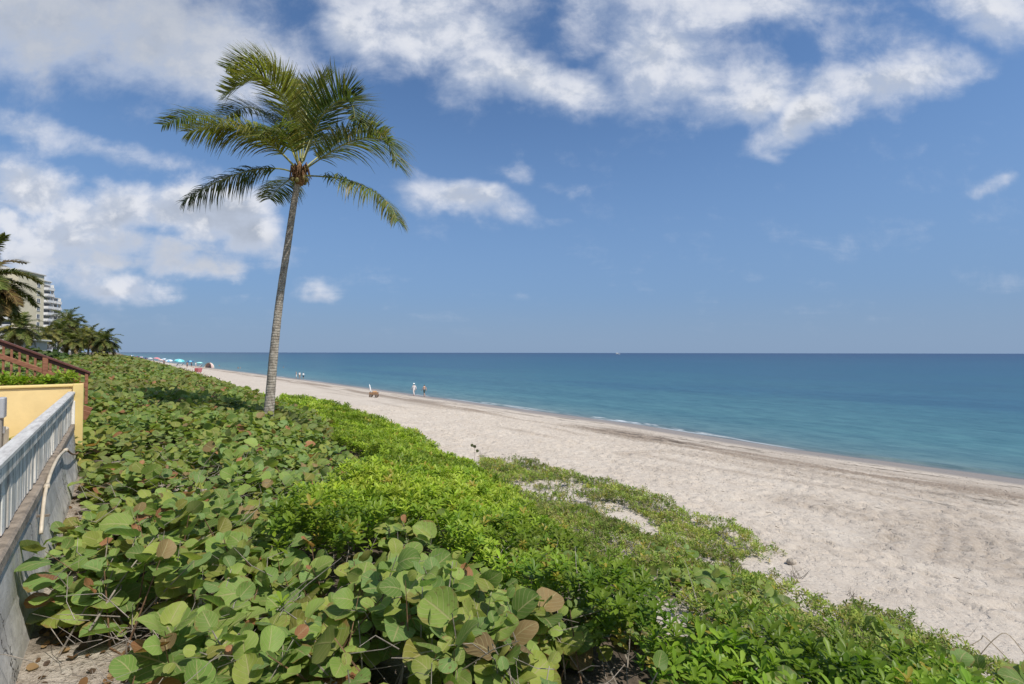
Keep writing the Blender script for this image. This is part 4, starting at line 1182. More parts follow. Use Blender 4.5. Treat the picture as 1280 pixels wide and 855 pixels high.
tC = tower(pC, 'lower grey white block farthest up the shore, half hidden by palms', -20, 17, 15, EYE + 27.5, 9, m_white)
for k in range(9):
    balcony(tC, 3.5, 2.0 + k * 3.0, 8.5, 2.0); balcony(tC, 12.6, 2.0 + k * 3.0, 7.5, 2.0)

# low house behind the stairs
ph = at(6, 441, 64)
house = empty('beach_house', (ph[0], ph[1], 4.3), R(28)); tag(house, 'low pale house with a flat roof at the left edge behind the red stairs', 'house')
MB().box((-3, 3, 1.7), (11, 6, 3.4)).build('wall', mat_plain('pale_stucco', (.52, .47, .40), .85, .08, .5), house)
MB().box((-3, 3, 3.52), (11.8, 6.8, .25), bev=.05).build('roof', m_roof, house)
for x_ in (-6, -2.6, .8): window(house, x_, 0, 2.1, 1.5, 1.2)

# low garden walls under the far palms
def low_wall(pa, pb, Y, h, label, mat):
    a = at(pa, 441, Y); b = at(pb, 441, Y * 1.12)
    c = (a + b) / 2; L = float(np.hypot(*(b - a)[:2])); an = math.atan2(b[1] - a[1], b[0] - a[0])
    s_, t_ = xy2st(c[0], c[1]); z0 = float(gz(s_, t_)) - .2
    o = empty('garden_wall', (c[0], c[1], z0), an); tag(o, label, 'wall')
    MB().box((0, 0, (h + .2) / 2), (L, .2, h + .2)).build('wall', mat, o)
    MB().box((0, 0, h + .26), (L + .06, .3, .11), bev=.02).build('coping', m_white, o)
    for k in range(int(L // 3)):
        MB().box((-L / 2 + 1.5 + k * 3, 0, (h + .5) / 2), (.34, .34, h + .5), bev=.02).build('pier', m_white, o)
low_wall(68, 141, 96, .95, 'long low pale wall running below the far palms', m_white)
low_wall(84, 150, 78, .35, 'weathered timber-coloured low wall on the dune in front of the far palms', mat_plain('tan_wall', (.34, .24, .16), .85, .2, 1.0))

# ------------------------------------------------------------------ white weathered fence on its concrete base
def wpos(s_, t_, z): x_, y_ = st2xy(s_, t_); return Vector((x_, y_, z))
TF, HR, HB, HG = -.62, .72, 1.33, 2.3
s0, s1 = -1.5, 12.05
FA = math.atan2(D[1], D[0])                      # along +s
m_fence, g = newmat('weathered_white_paint')
tc = g.t.nodes.new('ShaderNodeTexCoord'); co = tc.outputs['Object']
streak = g.noise(g.vm('MULTIPLY', co, (9, 9, .7)), 1.0, 5, .65)
blotch = g.noise(co, 5, 5, .65)
c = g.ramp(streak, [(.34, (.24, .215, .18)), (.44, (.44, .405, .35)), (.53, (.68, .635, .56)), (.64, (.84, .79, .71))])
c = g.mix(g.ss(blotch, .50, .72, 0, .65), c, (.25, .235, .215))
c = g.mix(g.ss(g.noise(co, 24, 4, .7), .60, .70, 0, .7), c, (.12, .105, .09))
finish(g, bsdf(g, Base_Color=c, Roughness=.8, Normal=g.n('ShaderNodeBump', Strength=.5, Distance=.01, Height=g.m('ADD', streak, blotch))))
m_conc, g = newmat('stained_concrete')
tc = g.t.nodes.new('ShaderNodeTexCoord'); co = tc.outputs['Object']
n1 = g.noise(co, 3.0, 6, .68); n2 = g.noise(co, 30, 4, .65)
cz = g.xyz(co)[2]
up_ = g.ss(g.m('ADD', cz, g.m('MULTIPLY', g.m('SUBTRACT', g.noise(co, 1.4, 5, .7), .5), .5)), .48, .56)
c = g.ramp(n1, [(.30, (.27, .25, .22)), (.46, (.46, .435, .395)), (.62, (.60, .57, .52)), (.8, (.68, .65, .60))])
c = g.mix(g.m('MULTIPLY', up_, .38), c, g.ramp(g.noise(g.vm('MULTIPLY', co, (2, 2, 1)), 3.5, 6, .72), [(.35, (.10, .095, .09)), (.6, (.36, .35, .34))]))
vor = g.n('ShaderNodeTexVoronoi', 0, props={'feature': 'DISTANCE_TO_EDGE'}, Vector=g.vm('ADD', g.vm('MULTIPLY', co, (.55, 1, .35)), g.vm('SCALE', g.noise(co, 3, 4, .6, out=1), scale=.5)), Scale=1.7)
crack = g.ss(vor, .004, .016, 1, 0)
c = g.mix(g.m('MULTIPLY', crack, .8), c, (.05, .045, .04))
c = g.mix(g.ss(n2, .60, .70, 0, .6), c, (.11, .095, .08))
finish(g, bsdf(g, Base_Color=c, Roughness=.9, Normal=g.n('ShaderNodeBump', Strength=.6, Distance=.015, Height=g.m('SUBTRACT', g.m('ADD', n1, g.m('MULTIPLY', n2, .4)), crack))))
m_wood_grey = mat_plain('weathered_beam', (.24, .195, .15), .9, .35, 9, bump=.5)
m_railtop, g = newmat('pale_blue_grey_rail')
tc = g.t.nodes.new('ShaderNodeTexCoord'); co = tc.outputs['Object']
c = g.ramp(g.noise(g.vm('MULTIPLY', co, (1, 6, 6)), 4, 5, .65), [(.3, (.36, .34, .31)), (.5, (.53, .51, .47)), (.75, (.68, .66, .61))])
finish(g, bsdf(g, Base_Color=c, Roughness=.6))

ox, oy = st2xy(0, TF)
fence = empty('white_fence', (ox, oy, EYE - HG - .15), FA)
tag(fence, 'weathered white boarded fence on a cracked concrete base running along the shrubs', 'fence')
fz = lambda drop: HG + .15 - drop              # height above the fence origin for a drop below the eye
Ls = s1 - s0; cs = (s0 + s1) / 2
# local x = along, local y = landward
MB().box((cs, .0, fz(HR) - .03), (Ls, .105, .05), bev=.012).build('top_rail', m_railtop, fence)
MB().box((cs, .0, fz(HR) - .115), (Ls, .075, .105), bev=.008).build('upper_rail', m_fence, fence)
bd = MB(); x = s0
while x < s1 - .05:
    w = rng.uniform(.07, .14); dpt = rng.choice([0, 0, .005, -.007]) + rng.normal(0, .002)
    hgt = fz(HR) - .17 - (fz(HB) + .012)
    bd.box((x + w / 2, dpt + .01, fz(HB) + .012 + hgt / 2), (w - .006, .034, hgt), bev=.004)
    x += w + (rng.uniform(.012, .03) if rng.uniform() < .35 else .0)
bd.build('board_panel', m_fence, fence)
MB().box((cs, .045, (fz(HR) - .17 + fz(HB)) / 2), (Ls - .02, .05, fz(HR) - fz(HB) - .18)).build('backing_board', m_fence, fence)
for xx in (s1 - .06,):
    MB().box((xx, -.030, (fz(HR) - .172 + fz(HB) + .004) / 2 + .0), (.11, .05, fz(HR) - .172 - fz(HB) - .004), bev=.008).build('post', m_fence, fence)
lg = MB()
x = s0
for seg in (3.2, 2.7, 3.6, 4.05):
    lg.box((x + seg / 2, -.005 + rng.normal(0, .006), fz(HB) - .055 + rng.normal(0, .004)), (seg - .03, .13, .11), bev=.015); x += seg
lg.build('ledge_beam', m_wood_grey, fence)
# battered concrete base, bulging towards the shrubs near the ground
pl = []
xs = np.linspace(s0, s1, 130)
for i, xx in enumerate(xs):
    for f_ in (0, .12, .3, .5, .7, .85, 1.0):
        zz_ = (fz(HB) - .125) * (1 - f_) + (-.25) * f_
        bul = -.045 - .12 * f_ - .03 * (fbm(np.array(xx * 1.3), np.array(f_ * 3.0), 3, 500) - .5) - (.035 if f_ > .45 else 0)
        pl.append((xx, bul, zz_))
pq = [(i * 7 + j, i * 7 + j + 1, (i + 1) * 7 + j + 1, (i + 1) * 7 + j) for i in range(129) for j in range(6)]
n0 = len(pl)
pl += [(xx, .3, fz(HB) - .125) for xx in xs] + [(xx, .3, -.25) for xx in xs]
pq += [(i * 7, (i + 1) * 7, n0 + i + 1, n0 + i) for i in range(129)]
pq += [(n0 + i, n0 + i + 1, n0 + 130 + i + 1, n0 + 130 + i) for i in range(129)]
me = np_mesh('concrete_base', pl, pq, smooth=False); link('concrete_base', me, m_conc, fence)
eb = MB(); eb.box((s1 + .04, .05, (fz(HB) - .13 - .25) / 2), (.09, .36, fz(HB) - .13 + .25)); eb.build('end_cap', m_conc, fence)

# pale plastic pipe clipped to the fence
m_pvc = mat_plain('aged_pvc', (.52, .44, .33), .5, .15, 8)
def fpt(px, py, t_):              # point on the vertical plane t = t_ seen at this pixel
    d = ray(px, py); k = t_ / (d[0] * N[0] + d[1] * N[1])
    return CAM + d * k
pp0 = fpt(51.5, 668, -.53)
pipe = empty('drain_pipe', pp0); tag(pipe, 'curved cream plastic pipe clipped along the lower edge of the white fence', 'pipe')
pts = [fpt(x_, y_, -.525 + a_ * .3) for x_, y_, a_ in ((51.5, 668, .03), (53.5, 645, .02), (56, 622, .0), (60.5, 602, -.0), (67, 584, 0), (75, 570, 0), (83, 563, 0))]
C_ = catmull([p - pp0 for p in pts], 26)
MB().tube(C_, .016, 8).build('pipe_run', m_pvc, pipe, True)
j1 = MB(); j1.tube([C_[11] - (C_[12] - C_[11]) * .35, C_[11] + (C_[12] - C_[11]) * .35], .027, 8); j1.build('coupling', m_pvc, pipe, True)
j2 = MB(); j2.tube([C_[24], C_[25], C_[25] + (C_[25] - C_[24]) * .3], .025, 8); j2.build('coupling', m_pvc, pipe, True)
cl = MB(); cl.box(tuple(C_[4] + np.array([-.03, .0, 0])), (.16, .018, .022), rz=FA + 1.2); cl.build('clip', m_wood_grey, pipe)
pp1 = fpt(103, 541, -.52)
pipe2 = empty('rusty_pipe', pp1); tag(pipe2, 'thin rusty brown pipe bending down at the far end of the white fence', 'pipe')
pts = [fpt(x_, y_, a_) - pp1 for x_, y_, a_ in ((103.5, 541, -.50), (101.5, 556, -.50), (97.5, 567, -.50), (91, 568.5, -.50), (84, 563.5, -.51))]
MB().tube(catmull(pts, 22), .013, 8).build('pipe_run', mat_plain('rusty_brown', (.26, .15, .085), .8, .35, 10), pipe2, True)

# ------------------------------------------------------------------ sunken terrace behind the fence, yellow wall across its end
m_yel = mat_plain('yellow_paint', (.78, .575, .26), .75, .07, 2.2, bump=.25)
m_yel2 = mat_plain('pale_yellow_paint', (.70, .52, .20), .75, .06, 2)
yw_ = empty('yellow_wall', (*st2xy(12.15, -.50), EYE - 2.3), FA - math.pi / 2)   # local x = +t
tag(yw_, 'yellow painted masonry wall closing the terrace at the end of the white fence', 'wall')
yh = 2.3 - .645
MB().box((-3.6, .1, yh / 2 - .3), (7.2, .2, yh + .6), bev=.01).build('wall', m_yel, yw_)
MB().box((-3.6, .1, yh + .024), (7.26, .27, .045), bev=.012).build('coping', m_yel2, yw_)
MB().box((-.03, -.07, yh / 2 - .27), (.15, .13, yh + .66), bev=.01).build('end_pier', m_yel2, yw_)
m_terr = mat_plain('cream_terrace_paving', (.55, .46, .33), .85, .12, 3)
tx, ty = st2xy(7, -4.4)
tz = EYE - 1.62
terr = MB(); terr.box((tx, ty, tz - .15), (12.0, 7.2, .3), rz=FA)
tag(terr.build('terrace', m_terr), 'cream paved terrace sunk behind the white fence', 'terrace', kind='structure')
# planter / step block at the foot of the yellow wall
pb_ = empty('concrete_step', (*st2xy(11.2, -1.75), tz), FA); tag(pb_, 'grey concrete step block at the foot of the yellow wall', 'step')
MB().box((0, 0, .17), (1.5, .7, .34), bev=.02).build('lower_step', m_conc, pb_)
MB().box((.3, .1, .40), (.8, .5, .117), bev=.02).build('upper_step', m_conc, pb_)
# grey gate post with a cap at the left edge
gp = at(-6, 500, 7.1); gpost = empty('gate_post', (gp[0], gp[1], tz), FA); tag(gpost, 'grey square post with a flat cap at the left edge before the yellow wall', 'post')
hp = EYE - .68 - tz
MB().box((0, 0, hp / 2), (.17, .17, hp), bev=.01).build('shaft', mat_plain('taupe_paint', (.26, .235, .20), .7, .1, 5), gpost)
MB().box((0, 0, hp - .14), (.22, .22, .30), bev=.012).build('cap', mat_plain('grey_paint', (.36, .365, .37), .6, .1, 5), gpost)
MB().box((.0, -.10, hp * .5), (.06, .03, .1), bev=.004).build('latch', mat_plain('steel', (.5, .5, .5), .35, .1, 5, .8), gpost)

# ------------------------------------------------------------------ red timber stairs over the dune
m_red, g = newmat('red_brown_stain')
tc = g.t.nodes.new('ShaderNodeTexCoord'); co = tc.outputs['Object']
gr = g.noise(g.vm('MULTIPLY', co, (3, 12, 12)), 2.2, 5, .6)
c = g.ramp(gr, [(.3, (.16, .062, .030)), (.5, (.27, .110, .056)), (.72, (.36, .165, .095))])
finish(g, bsdf(g, Base_Color=c, Roughness=.7))
m_redtop = mat_plain('dark_red_rail', (.115, .038, .026), .6, .3, 9)
qe = at(112, 466.5, 11.2)                              # low end of the handrail
qs, qt = xy2st(qe[0], qe[1])
stairs = empty('timber_stairs', (*st2xy(qs, qt), EYE - 1.45), math.atan2(N[1], N[0]))   # local x = towards the sea
tag(stairs, 'red brown timber dune stairs with slanted handrail and balusters beyond the yellow wall', 'stairs')
slope = .50
zr = lambda x_: (qe[2] - (EYE - 1.45)) - slope * x_ if False else (qe[2] - (EYE - 1.45)) + slope * (-x_)
ang = math.atan(slope)
Lr = 4.6
def incl(name, xa, xb, dz_, size, yy, mat):
    c_ = ((xa + xb) / 2, yy, zr((xa + xb) / 2) + dz_)
    L_ = (xb - xa) / math.cos(ang)
    return MB().box(c_, (L_, size[0], size[1]), rot=Matrix.Rotation(ang, 3, 'Y'), bev=.006).build(name, mat, stairs)
incl('top_rail', -Lr, .02, .0, (.14, .045), 0, m_redtop)
incl('rail_board', -Lr, .0, -.065, (.04, .08), 0, m_redtop)
incl('lower_rail', -Lr, -.05, -.335, (.045, .10), -.02, m_red)
incl('stringer', -Lr, .02, -.92, (.06, .24), -.03, m_red)
incl('stringer', -Lr, .02, -.92, (.06, .24), -1.05, m_red)
for k in range(3):
    xk = -.74 - 1.45 * k
    MB().box((xk, -.02, zr(xk) - .62), (.095, .095, 1.20), bev=.008).build('post', m_red, stairs)
MB().box((-.05, -.02, zr(-.05) - .40), (.06, .06, .70), bev=.008).build('post', m_red, stairs)
x = -.17
while x > -Lr + .05:
    if min(abs(x + .74 + 1.45 * k) for k in range(3)) > .08:
        MB().box((x, .0, zr(x) - .49), (.038, .036, .80)).build('baluster', m_red, stairs)
    x -= .122
k = 0; x = -.1
while x > -Lr:
    MB().box((x - .13, -.54, zr(x) - .84), (.28, .96, .04), bev=.005).build('tread', m_red, stairs)
    x -= .30

# ------------------------------------------------------------------ people
def skin_body(joints, edges, sub=1):
    me = bpy.data.meshes.new('body'); me.from_pydata([j[0] for j in joints], edges, [])
    o = bpy.data.objects.new('body_tmp', me); COL.objects.link(o)
    md = o.modifiers.new('skin', 'SKIN'); md.use_smooth_shade = True
    for sv, j in zip(me.skin_vertices[0].data, joints):
        r_ = j[1]; sv.radius = r_ if hasattr(r_, '__len__') else (r_, r_); sv.use_root = False
    me.skin_vertices[0].data[0].use_root = True
    sb = o.modifiers.new('sub', 'SUBSURF'); sb.levels = sub; sb.render_levels = sub
    dg = bpy.context.evaluated_depsgraph_get(); dg.update()
    out = bpy.data.meshes.new_from_object(o.evaluated_get(dg))
    bpy.data.objects.remove(o); bpy.data.meshes.remove(me)
    return out
m_skin = mat_plain('skin', (.50, .30, .21), .55, .08, 5)
m_skin2 = mat_plain('tanned_skin', (.40, .22, .14), .55, .08, 5)
m_hair = mat_plain('dark_hair', (.05, .035, .025), .6, .3, 10)
CLOTH = {}
def cloth(col):
    if col not in CLOTH: CLOTH[col] = mat_plain('cloth', col, .85, .1, 6)
    return CLOTH[col]

def body_joints(pose):
    """y = forward, feet at z 0, about 1.72 m tall"""
    st = {'stand': 0.03, 'walk': .22, 'sit': 0, 'crouch': 0}[pose]
    J = [((0, 0, .93), (.155, .11)), ((0, .0, 1.12), (.14, .10)), ((0, .0, 1.33), (.17, .115)), ((0, .01, 1.45), (.075, .07)), ((0, .02, 1.52), (.055, .055)), ((0, .035, 1.60), (.082, .095)), ((0, .03, 1.70), (.06, .07))]
    E = [(0, 1), (1, 2), (2, 3), (3, 4), (4, 5), (5, 6)]
    J.append(((0, .125, 1.60), (.018, .018))); E.append((5, 7))                 # nose
    for sg in (-1, 1):
        b = len(J)
        if pose in ('stand', 'walk'):
            f = st * sg
            J += [((sg * .095, 0, .86), .092), ((sg * .105, f * .6 + .03, .48), .062), ((sg * .105, f * 1.0 - (.12 if f < -.1 else 0), .10 + (.05 if f < -.1 else 0)), .042), ((sg * .115, f * 1.0 + .10, .04), .038)]
        else:
            J += [((sg * .10, .05, .90), .092), ((sg * .13, .42, .98), .065), ((sg * .12, .50, .60), .045), ((sg * .12, .62, .56), .038)]
        E += [(0, b), (b, b + 1), (b + 1, b + 2), (b + 2, b + 3)]
        a = len(J); f2 = -st * sg
        J += [((sg * .20, 0, 1.40), .055), ((sg * .25, f2 * .5 - .02, 1.13), .042), ((sg * .25, f2 * 1.1 + .08, .90), .033), ((sg * .245, f2 * 1.2 + .11, .80), .03)]
        E += [(2, a), (a, a + 1), (a + 1, a + 2), (a + 2, a + 3)]
    return J, E

def sub_cloth(me, pred, off):
    bm = bmesh.new(); bm.from_mesh(me); bm.normal_update()
    kill = [f for f in bm.faces if not pred(f.calc_center_median())]
    bmesh.ops.delete(bm, geom=kill, context='FACES')
    for v in bm.verts: v.co += v.normal * off
    out = bpy.data.meshes.new('cloth'); bm.to_mesh(out); bm.free()
    for p in out.polygons: p.use_smooth = True
    return out
BODY = {}
def person(x, y, z, yaw, pose, label, group=None, skin=None, top=None, shorts=(.05, .06, .10), hat=None, hair=True, scale=1.0, sleeves=False, long_legs=False):
    if pose not in BODY:
        BODY[pose] = skin_body(*body_joints(pose))
    src = BODY[pose]
    zoff = {'stand': 0, 'walk': 0, 'sit': -.52, 'crouch': -.52}[pose]
    o = link('person', src.copy(), skin or m_skin)
    o.location = (x, y, z + zoff * scale); o.rotation_euler = (0, 0, yaw); o.scale = (scale,) * 3
    tag(o, label, 'person', group)
    legz = .18 if long_legs else .50
    if shorts:
        link('shorts', sub_cloth(src, lambda c: legz < c.z < 1.02 and abs(c.x) < .215 or (pose == 'sit' and .8 < c.z < 1.03 and abs(c.x) < .21 and c.y < .35), .012), cloth(shorts), o)
    if top:
        lim = .32 if sleeves else .215
        link('shirt', sub_cloth(src, lambda c: 1.0 < c.z < 1.44 and abs(c.x) < lim, .014), cloth(top), o)
    if hair:
        link('hair', sub_cloth(src, lambda c: c.z > 1.53 and (c.z > 1.665 or c.y < .02) and abs(c.x) < .12, .014), m_hair, o)
    if hat:
        h = MB(); h.lathe([(.20, 1.66), (.205, 1.668), (.115, 1.685), (.105, 1.76), (.06, 1.80), (.01, 1.805)], (0, .03, 0), 14)
        h.build('hat', cloth(hat), o, True)
    return o
def foot(px, py):
    s_, t_, p = hit(px, py, lambda s, t: max(float(gz(s, t)), 0))
    return p
VIEW = lambda p: math.atan2(p[0], -p[1])
WHITE, NAVY, PINK, TEAL = (.78, .78, .76), (.03, .04, .08), (.65, .22, .25), (.12, .50, .52)
walk_yaw = math.atan2(D[1], D[0]) - math.pi / 2       # facing up the beach
p = foot(517.5, 495); person(p[0], p[1], float(gz(*xy2st(p[0], p[1]))), walk_yaw, 'walk', 'person in pale clothes and a white hat walking along the waterline, left of the pair', None, m_skin, (.74, .66, .62), (.70, .60, .55), WHITE, True, 1.0, True, True)
p = foot(530.5, 496); person(p[0], p[1], float(gz(*xy2st(p[0], p[1]))), walk_yaw + .2, 'walk', 'bare-chested person in dark shorts walking along the waterline, right of the pair', None, m_skin, None, (.06, .07, .06), None, True, .98)
GRP = 'three people together at the waterline by the palm trunk'
p = foot(370.5, 473.5); person(p[0], p[1], float(gz(*xy2st(p[0], p[1]))), 2.0, 'stand', 'bare-chested person in white shorts, leftmost of the three right of the palm trunk', GRP, m_skin, None, WHITE, None, True, 1.0)
p = foot(374.6, 473.5); person(p[0], p[1], float(gz(*xy2st(p[0], p[1]))), .5, 'stand', 'person in a short white top, middle of the three right of the palm trunk', GRP, m_skin2, WHITE, (.45, .30, .22), None, True, 1.0)
p = foot(379.3, 473); person(p[0], p[1], float(gz(*xy2st(p[0], p[1]))), 1.2, 'stand', 'person in white shirt and dark shorts, rightmost of three right of the palm trunk', GRP, m_skin, WHITE, NAVY, None, True, .95, True)
def swimmer(px, py, label, sk=None, deep=1.12, hat=None):
    d = ray(px, py); k = -EYE / d[2]; q = CAM + d * k
    person(q[0], q[1], -deep, rng.uniform(0, 6), 'stand', label, 'bathers in the shallow water', sk or m_skin2, None, NAVY, hat)
swimmer(274, 458, 'dark bather standing in the shallows just right of the striped tent')
swimmer(297.8, 461, 'bather standing waist deep, left of a close pair left of the palm trunk')
swimmer(300.5, 461, 'bather standing waist deep, right of a close pair left of the palm trunk', m_skin)
swimmer(354.3, 460, 'lone dark head and shoulders in the water just right of the palm trunk', None, 1.25)

# ------------------------------------------------------------------ beach umbrellas and chairs
m_pole = mat_plain('umbrella_pole', (.6, .6, .58), .4, .1, 5)
def umbrella(px, py, w_px, cols, label, tilt=.15, taz=2.0, group='beach umbrellas along the far sand'):
    q = foot(px, py); s_, t_ = xy2st(q[0], q[1]); z0 = float(gz(s_, t_)); Yd = q[1]
    dia = max(2.0, w_px * Yd / F * math.sqrt(1 + ((px - 640) / F) ** 2) * .78); h = .5 * dia + .85
    o = empty('beach_umbrella', (q[0], q[1], z0)); tag(o, label, 'umbrella', group)
    Rm = Matrix.Rotation(taz, 3, 'Z') @ Matrix.Rotation(tilt, 3, 'X')
    topv = Rm @ Vector((0, 0, h))
    mb = MB(); mb.tube([(0, 0, -.3), (0, 0, h * .5), tuple(topv)], .03, 6); mb.build('pole', m_pole, o)
    mb = MB(); n = 16; prof = [(.02, .0), (.30, -.035), (.62, -.12), (.86, -.24), (1.0, -.36), (1.0, -.46)]
    vs = []; fs = []; mi = []
    for r_, zz_ in prof:
        for k in range(n):
            a = 2 * math.pi * k / n; sc_ = 1.0 if k % 2 == 0 else .955
            vs.append(Rm @ Vector((r_ * dia / 2 * sc_ * math.cos(a), r_ * dia / 2 * sc_ * math.sin(a), h + zz_ * dia / 2)))
    for i in range(len(prof) - 1):
        for k in range(n):
            fs.append((i * n + k, i * n + (k + 1) % n, (i + 1) * n + (k + 1) % n, (i + 1) * n + k)); mi.append((k // 2) % 2)
    inner = [v - Rm @ Vector((0, 0, .03)) for v in vs]; b = len(vs)
    fs2 = [tuple(b + i for i in reversed(f)) for f in fs]
    mb.v = [tuple(v) for v in vs + inner]; mb.f = fs + fs2; mb.mi = mi + mi
    mb.build('canopy', [cloth(cols[0]), cloth(cols[1])], o, True)
    return q, dia
def chair(px, py, col, label, yaw=2.2, sc=1.0):
    q = foot(px, py); z0 = float(gz(*xy2st(q[0], q[1])))
    o = empty('beach_chair', (q[0], q[1], z0), yaw); o.scale = (sc,) * 3; tag(o, label, 'beach chair', 'beach chairs on the far sand')
    MB().box((0, .05, .30), (.62, .58, .05), bev=.015).build('seat', cloth(col), o)
    MB().box((0, -.40, .66), (.62, .05, .75), rot=Matrix.Rotation(R(28), 3, 'X'), bev=.015).build('backrest', cloth(col), o)
    for sx in (-.32, .32):
        MB().tube([(sx, .34, 0), (sx, .30, .5), (sx, -.55, .98)], .018, 6).build('side_frame', m_pole, o)
        MB().tube([(sx, -.5, 0), (sx, -.15, .3), (sx, .32, .48)], .018, 6).build('side_frame', m_pole, o)
        MB().box((sx, .05, .51), (.06, .5, .03)).build('armrest', mat_plain('chair_arm', (.4, .3, .2), .6, .2, 5), o)
U = [
    (223.5, 458, 12, (TEAL, (.30, .68, .68)), 'largest teal umbrella, tilted, left of the blue one on the far beach', .22),
    (237.8, 458, 9, ((.05, .13, .30), (.20, .55, .70)), 'dark blue umbrella with a pale rim between the teal and aqua ones', .1),
    (249.4, 459.5, 8, ((.40, .75, .70), (.30, .65, .62)), 'small pale aqua umbrella beside the striped tent', .08),
    (212, 457, 9, ((.20, .42, .60), (.72, .74, .74)), 'blue and white striped umbrella just left of the largest teal one', .2),
    (205.5, 453.5, 6, (WHITE, (.35, .55, .70)), 'white and pale blue umbrella behind the pink ones', .15),
    (195.5, 453.5, 8, ((.62, .22, .24), (.55, .30, .32)), 'faded red umbrella in the crowd far up the beach', .12),
    (200.5, 455.5, 6.5, ((.66, .42, .38), (.70, .55, .48)), 'salmon pink umbrella in front of the faded red one', .1),
    (187.5, 453, 6, (WHITE, (.66, .66, .68)), 'white umbrella between the navy one and the faded red one', .1),
    (180.6, 453.5, 7.5, (NAVY, (.10, .12, .22)), 'navy umbrella with the widest dark top far up the beach', .12),
    (172, 450.5, 5, ((.30, .08, .10), NAVY), 'tiny dark red and navy umbrella near the far dune grass', .1),
    (176.5, 450.5, 4.2, ((.60, .35, .50), WHITE), 'tiny pink and white umbrella beside the dark red one', .1),
    (165, 448.5, 3.5, ((.15, .25, .40), WHITE), 'tiny blue umbrella farthest up the beach', .1),
]
for px, py, w, cs_, lab, tl in U: umbrella(px, py, w, cs_, lab, tl, rng.uniform(0, 6))
# half dome beach tent
q = foot(261.3, 460.5); z0 = float(gz(*xy2st(q[0], q[1])))
tent = empty('beach_tent', (q[0], q[1], z0), R(-20)); tag(tent, 'rounded pink and cream striped beach tent beside the water', 'tent')
td = 12.0 * q[1] / F * .55
mb = MB(); vs = []; fs = []; mi = []
for i in range(9):
    e = i / 8 * math.pi / 2
    for k in range(17):
        a = math.pi * (-.1 + 1.2 * k / 16)
        vs.append((td * math.cos(e) * math.cos(a), td * math.cos(e) * math.sin(a) * .8, td * 1.02 * math.sin(e)))
for i in range(8):
    for k in range(16): fs.append((i * 17 + k, i * 17 + k + 1, (i + 1) * 17 + k + 1, (i + 1) * 17 + k)); mi.append((k // 2) % 3)
mb.v = vs + [(x_ * .985, y_ * .985, z_ * .985) for x_, y_, z_ in vs]; mb.f = fs + [tuple(i + len(vs) for i in reversed(f)) for f in fs]; mb.mi = mi + mi
mb.build('shell', [cloth((.62, .42, .38)), cloth((.72, .66, .52)), cloth((.45, .36, .34))], tent, True)
MB().box((0, -.1, .03), (td * 1.5, td * .9, .05), bev=.01).build('groundsheet', cloth((.25, .2, .2)), tent)
for sx in (-1, 1): MB().tube([(sx * td * .95, -.3, 0), (sx * td * .7, -.25, td * .62), (0, -.2, td * 1.0)], .03, 5).build('hoop', m_pole, tent)
chair(248.8, 468, PINK, 'pink beach chair on the open sand below the aqua umbrella', .9, 1.3)
chair(245.8, 467.6, (.62, .14, .16), 'red beach chair beside the pink one', .6, 1.2)
chair(226, 459.2, (.10, .14, .2), 'dark folding chair in the shade of the largest teal umbrella', 2.0, 1.3)
chair(220, 459.0, (.12, .12, .14), 'charcoal folding chair left of the shaded chair under the teal umbrella', 2.6, 1.3)
chair(249.8, 460.6, (.14, .12, .12), 'dark chair under the pale aqua umbrella', 2.3, 1.2)
CRW = 'beachgoers among the far umbrellas'
for px, py, pose, lab, top_, sh_, sk_ in (
    (234, 460.5, 'stand', 'person in dark swimwear standing left of the blue umbrella pole', None, NAVY, m_skin2),
    (239.4, 459.6, 'stand', 'person in a dark top standing under the blue umbrella', (.08, .08, .10), NAVY, m_skin),
    (244.6, 459.8, 'stand', 'person in a white shirt standing between the blue and aqua umbrellas', WHITE, (.5, .5, .5), m_skin),
    (241.2, 467.0, 'sit', 'person in white sitting on the sand left of the red beach chair', WHITE, WHITE, m_skin),
    (205, 457.5, 'stand', 'person in a brown top standing below the salmon umbrella', (.25, .12, .09), NAVY, m_skin2),
    (192, 455.2, 'stand', 'person in dark clothes standing left of the faded red umbrella', (.09, .07, .08), NAVY, m_skin2),
    (183.5, 454.2, 'stand', 'person in a grey top standing below the navy umbrella', (.3, .3, .32), NAVY, m_skin),
    (163, 448.8, 'stand', 'tiny dark figure on the sand near the far dune grass', (.07, .08, .08), NAVY, m_skin2),
    (167, 451.4, 'stand', 'tiny figure in a dark green top nearest the far dune grass', (.05, .09, .06), NAVY, m_skin2),
    (178.5, 453.8, 'stand', 'tiny figure in an olive top lower left of the navy umbrella', (.14, .12, .05), NAVY, m_skin2)):
    q = foot(px, py); person(q[0], q[1], float(gz(*xy2st(q[0], q[1]))), rng.uniform(0, 6), pose, lab, CRW, sk_, top_, sh_, None, True, 1.08)

# ------------------------------------------------------------------ beach cart with a folded umbrella
q = foot(467.5, 497); z0 = float(gz(*xy2st(q[0], q[1])))
cart = empty('beach_cart', (q[0], q[1], z0), R(8)); cart.scale = (.8, .8, .8); tag(cart, 'brown balloon-wheeled beach cart with a folded white umbrella standing on the sand', 'cart')
m_cart = mat_plain('cart_canvas', (.30, .17, .09), .8, .25, 6); m_tyre = mat_plain('balloon_tyre', (.13, .09, .06), .7, .3, 6)
def wheel(x_, y_, r_):
    mb = MB(); Rm = Matrix.Rotation(math.pi / 2, 3, 'X')
    mb.lathe([(r_ * .45, -.10), (r_ * .8, -.12), (r_, -.06), (r_, .06), (r_ * .8, .12), (r_ * .45, .10)], (x_, y_, r_), 18, Rm)
    w = mb.build('wheel', m_tyre, cart, True)
    mb = MB(); mb.lathe([(r_ * .42, -.08), (r_ * .2, -.11), (r_ * .2, .11), (r_ * .42, .08)], (x_, y_, r_), 14, Rm); mb.build('rim', m_pole, w, True)
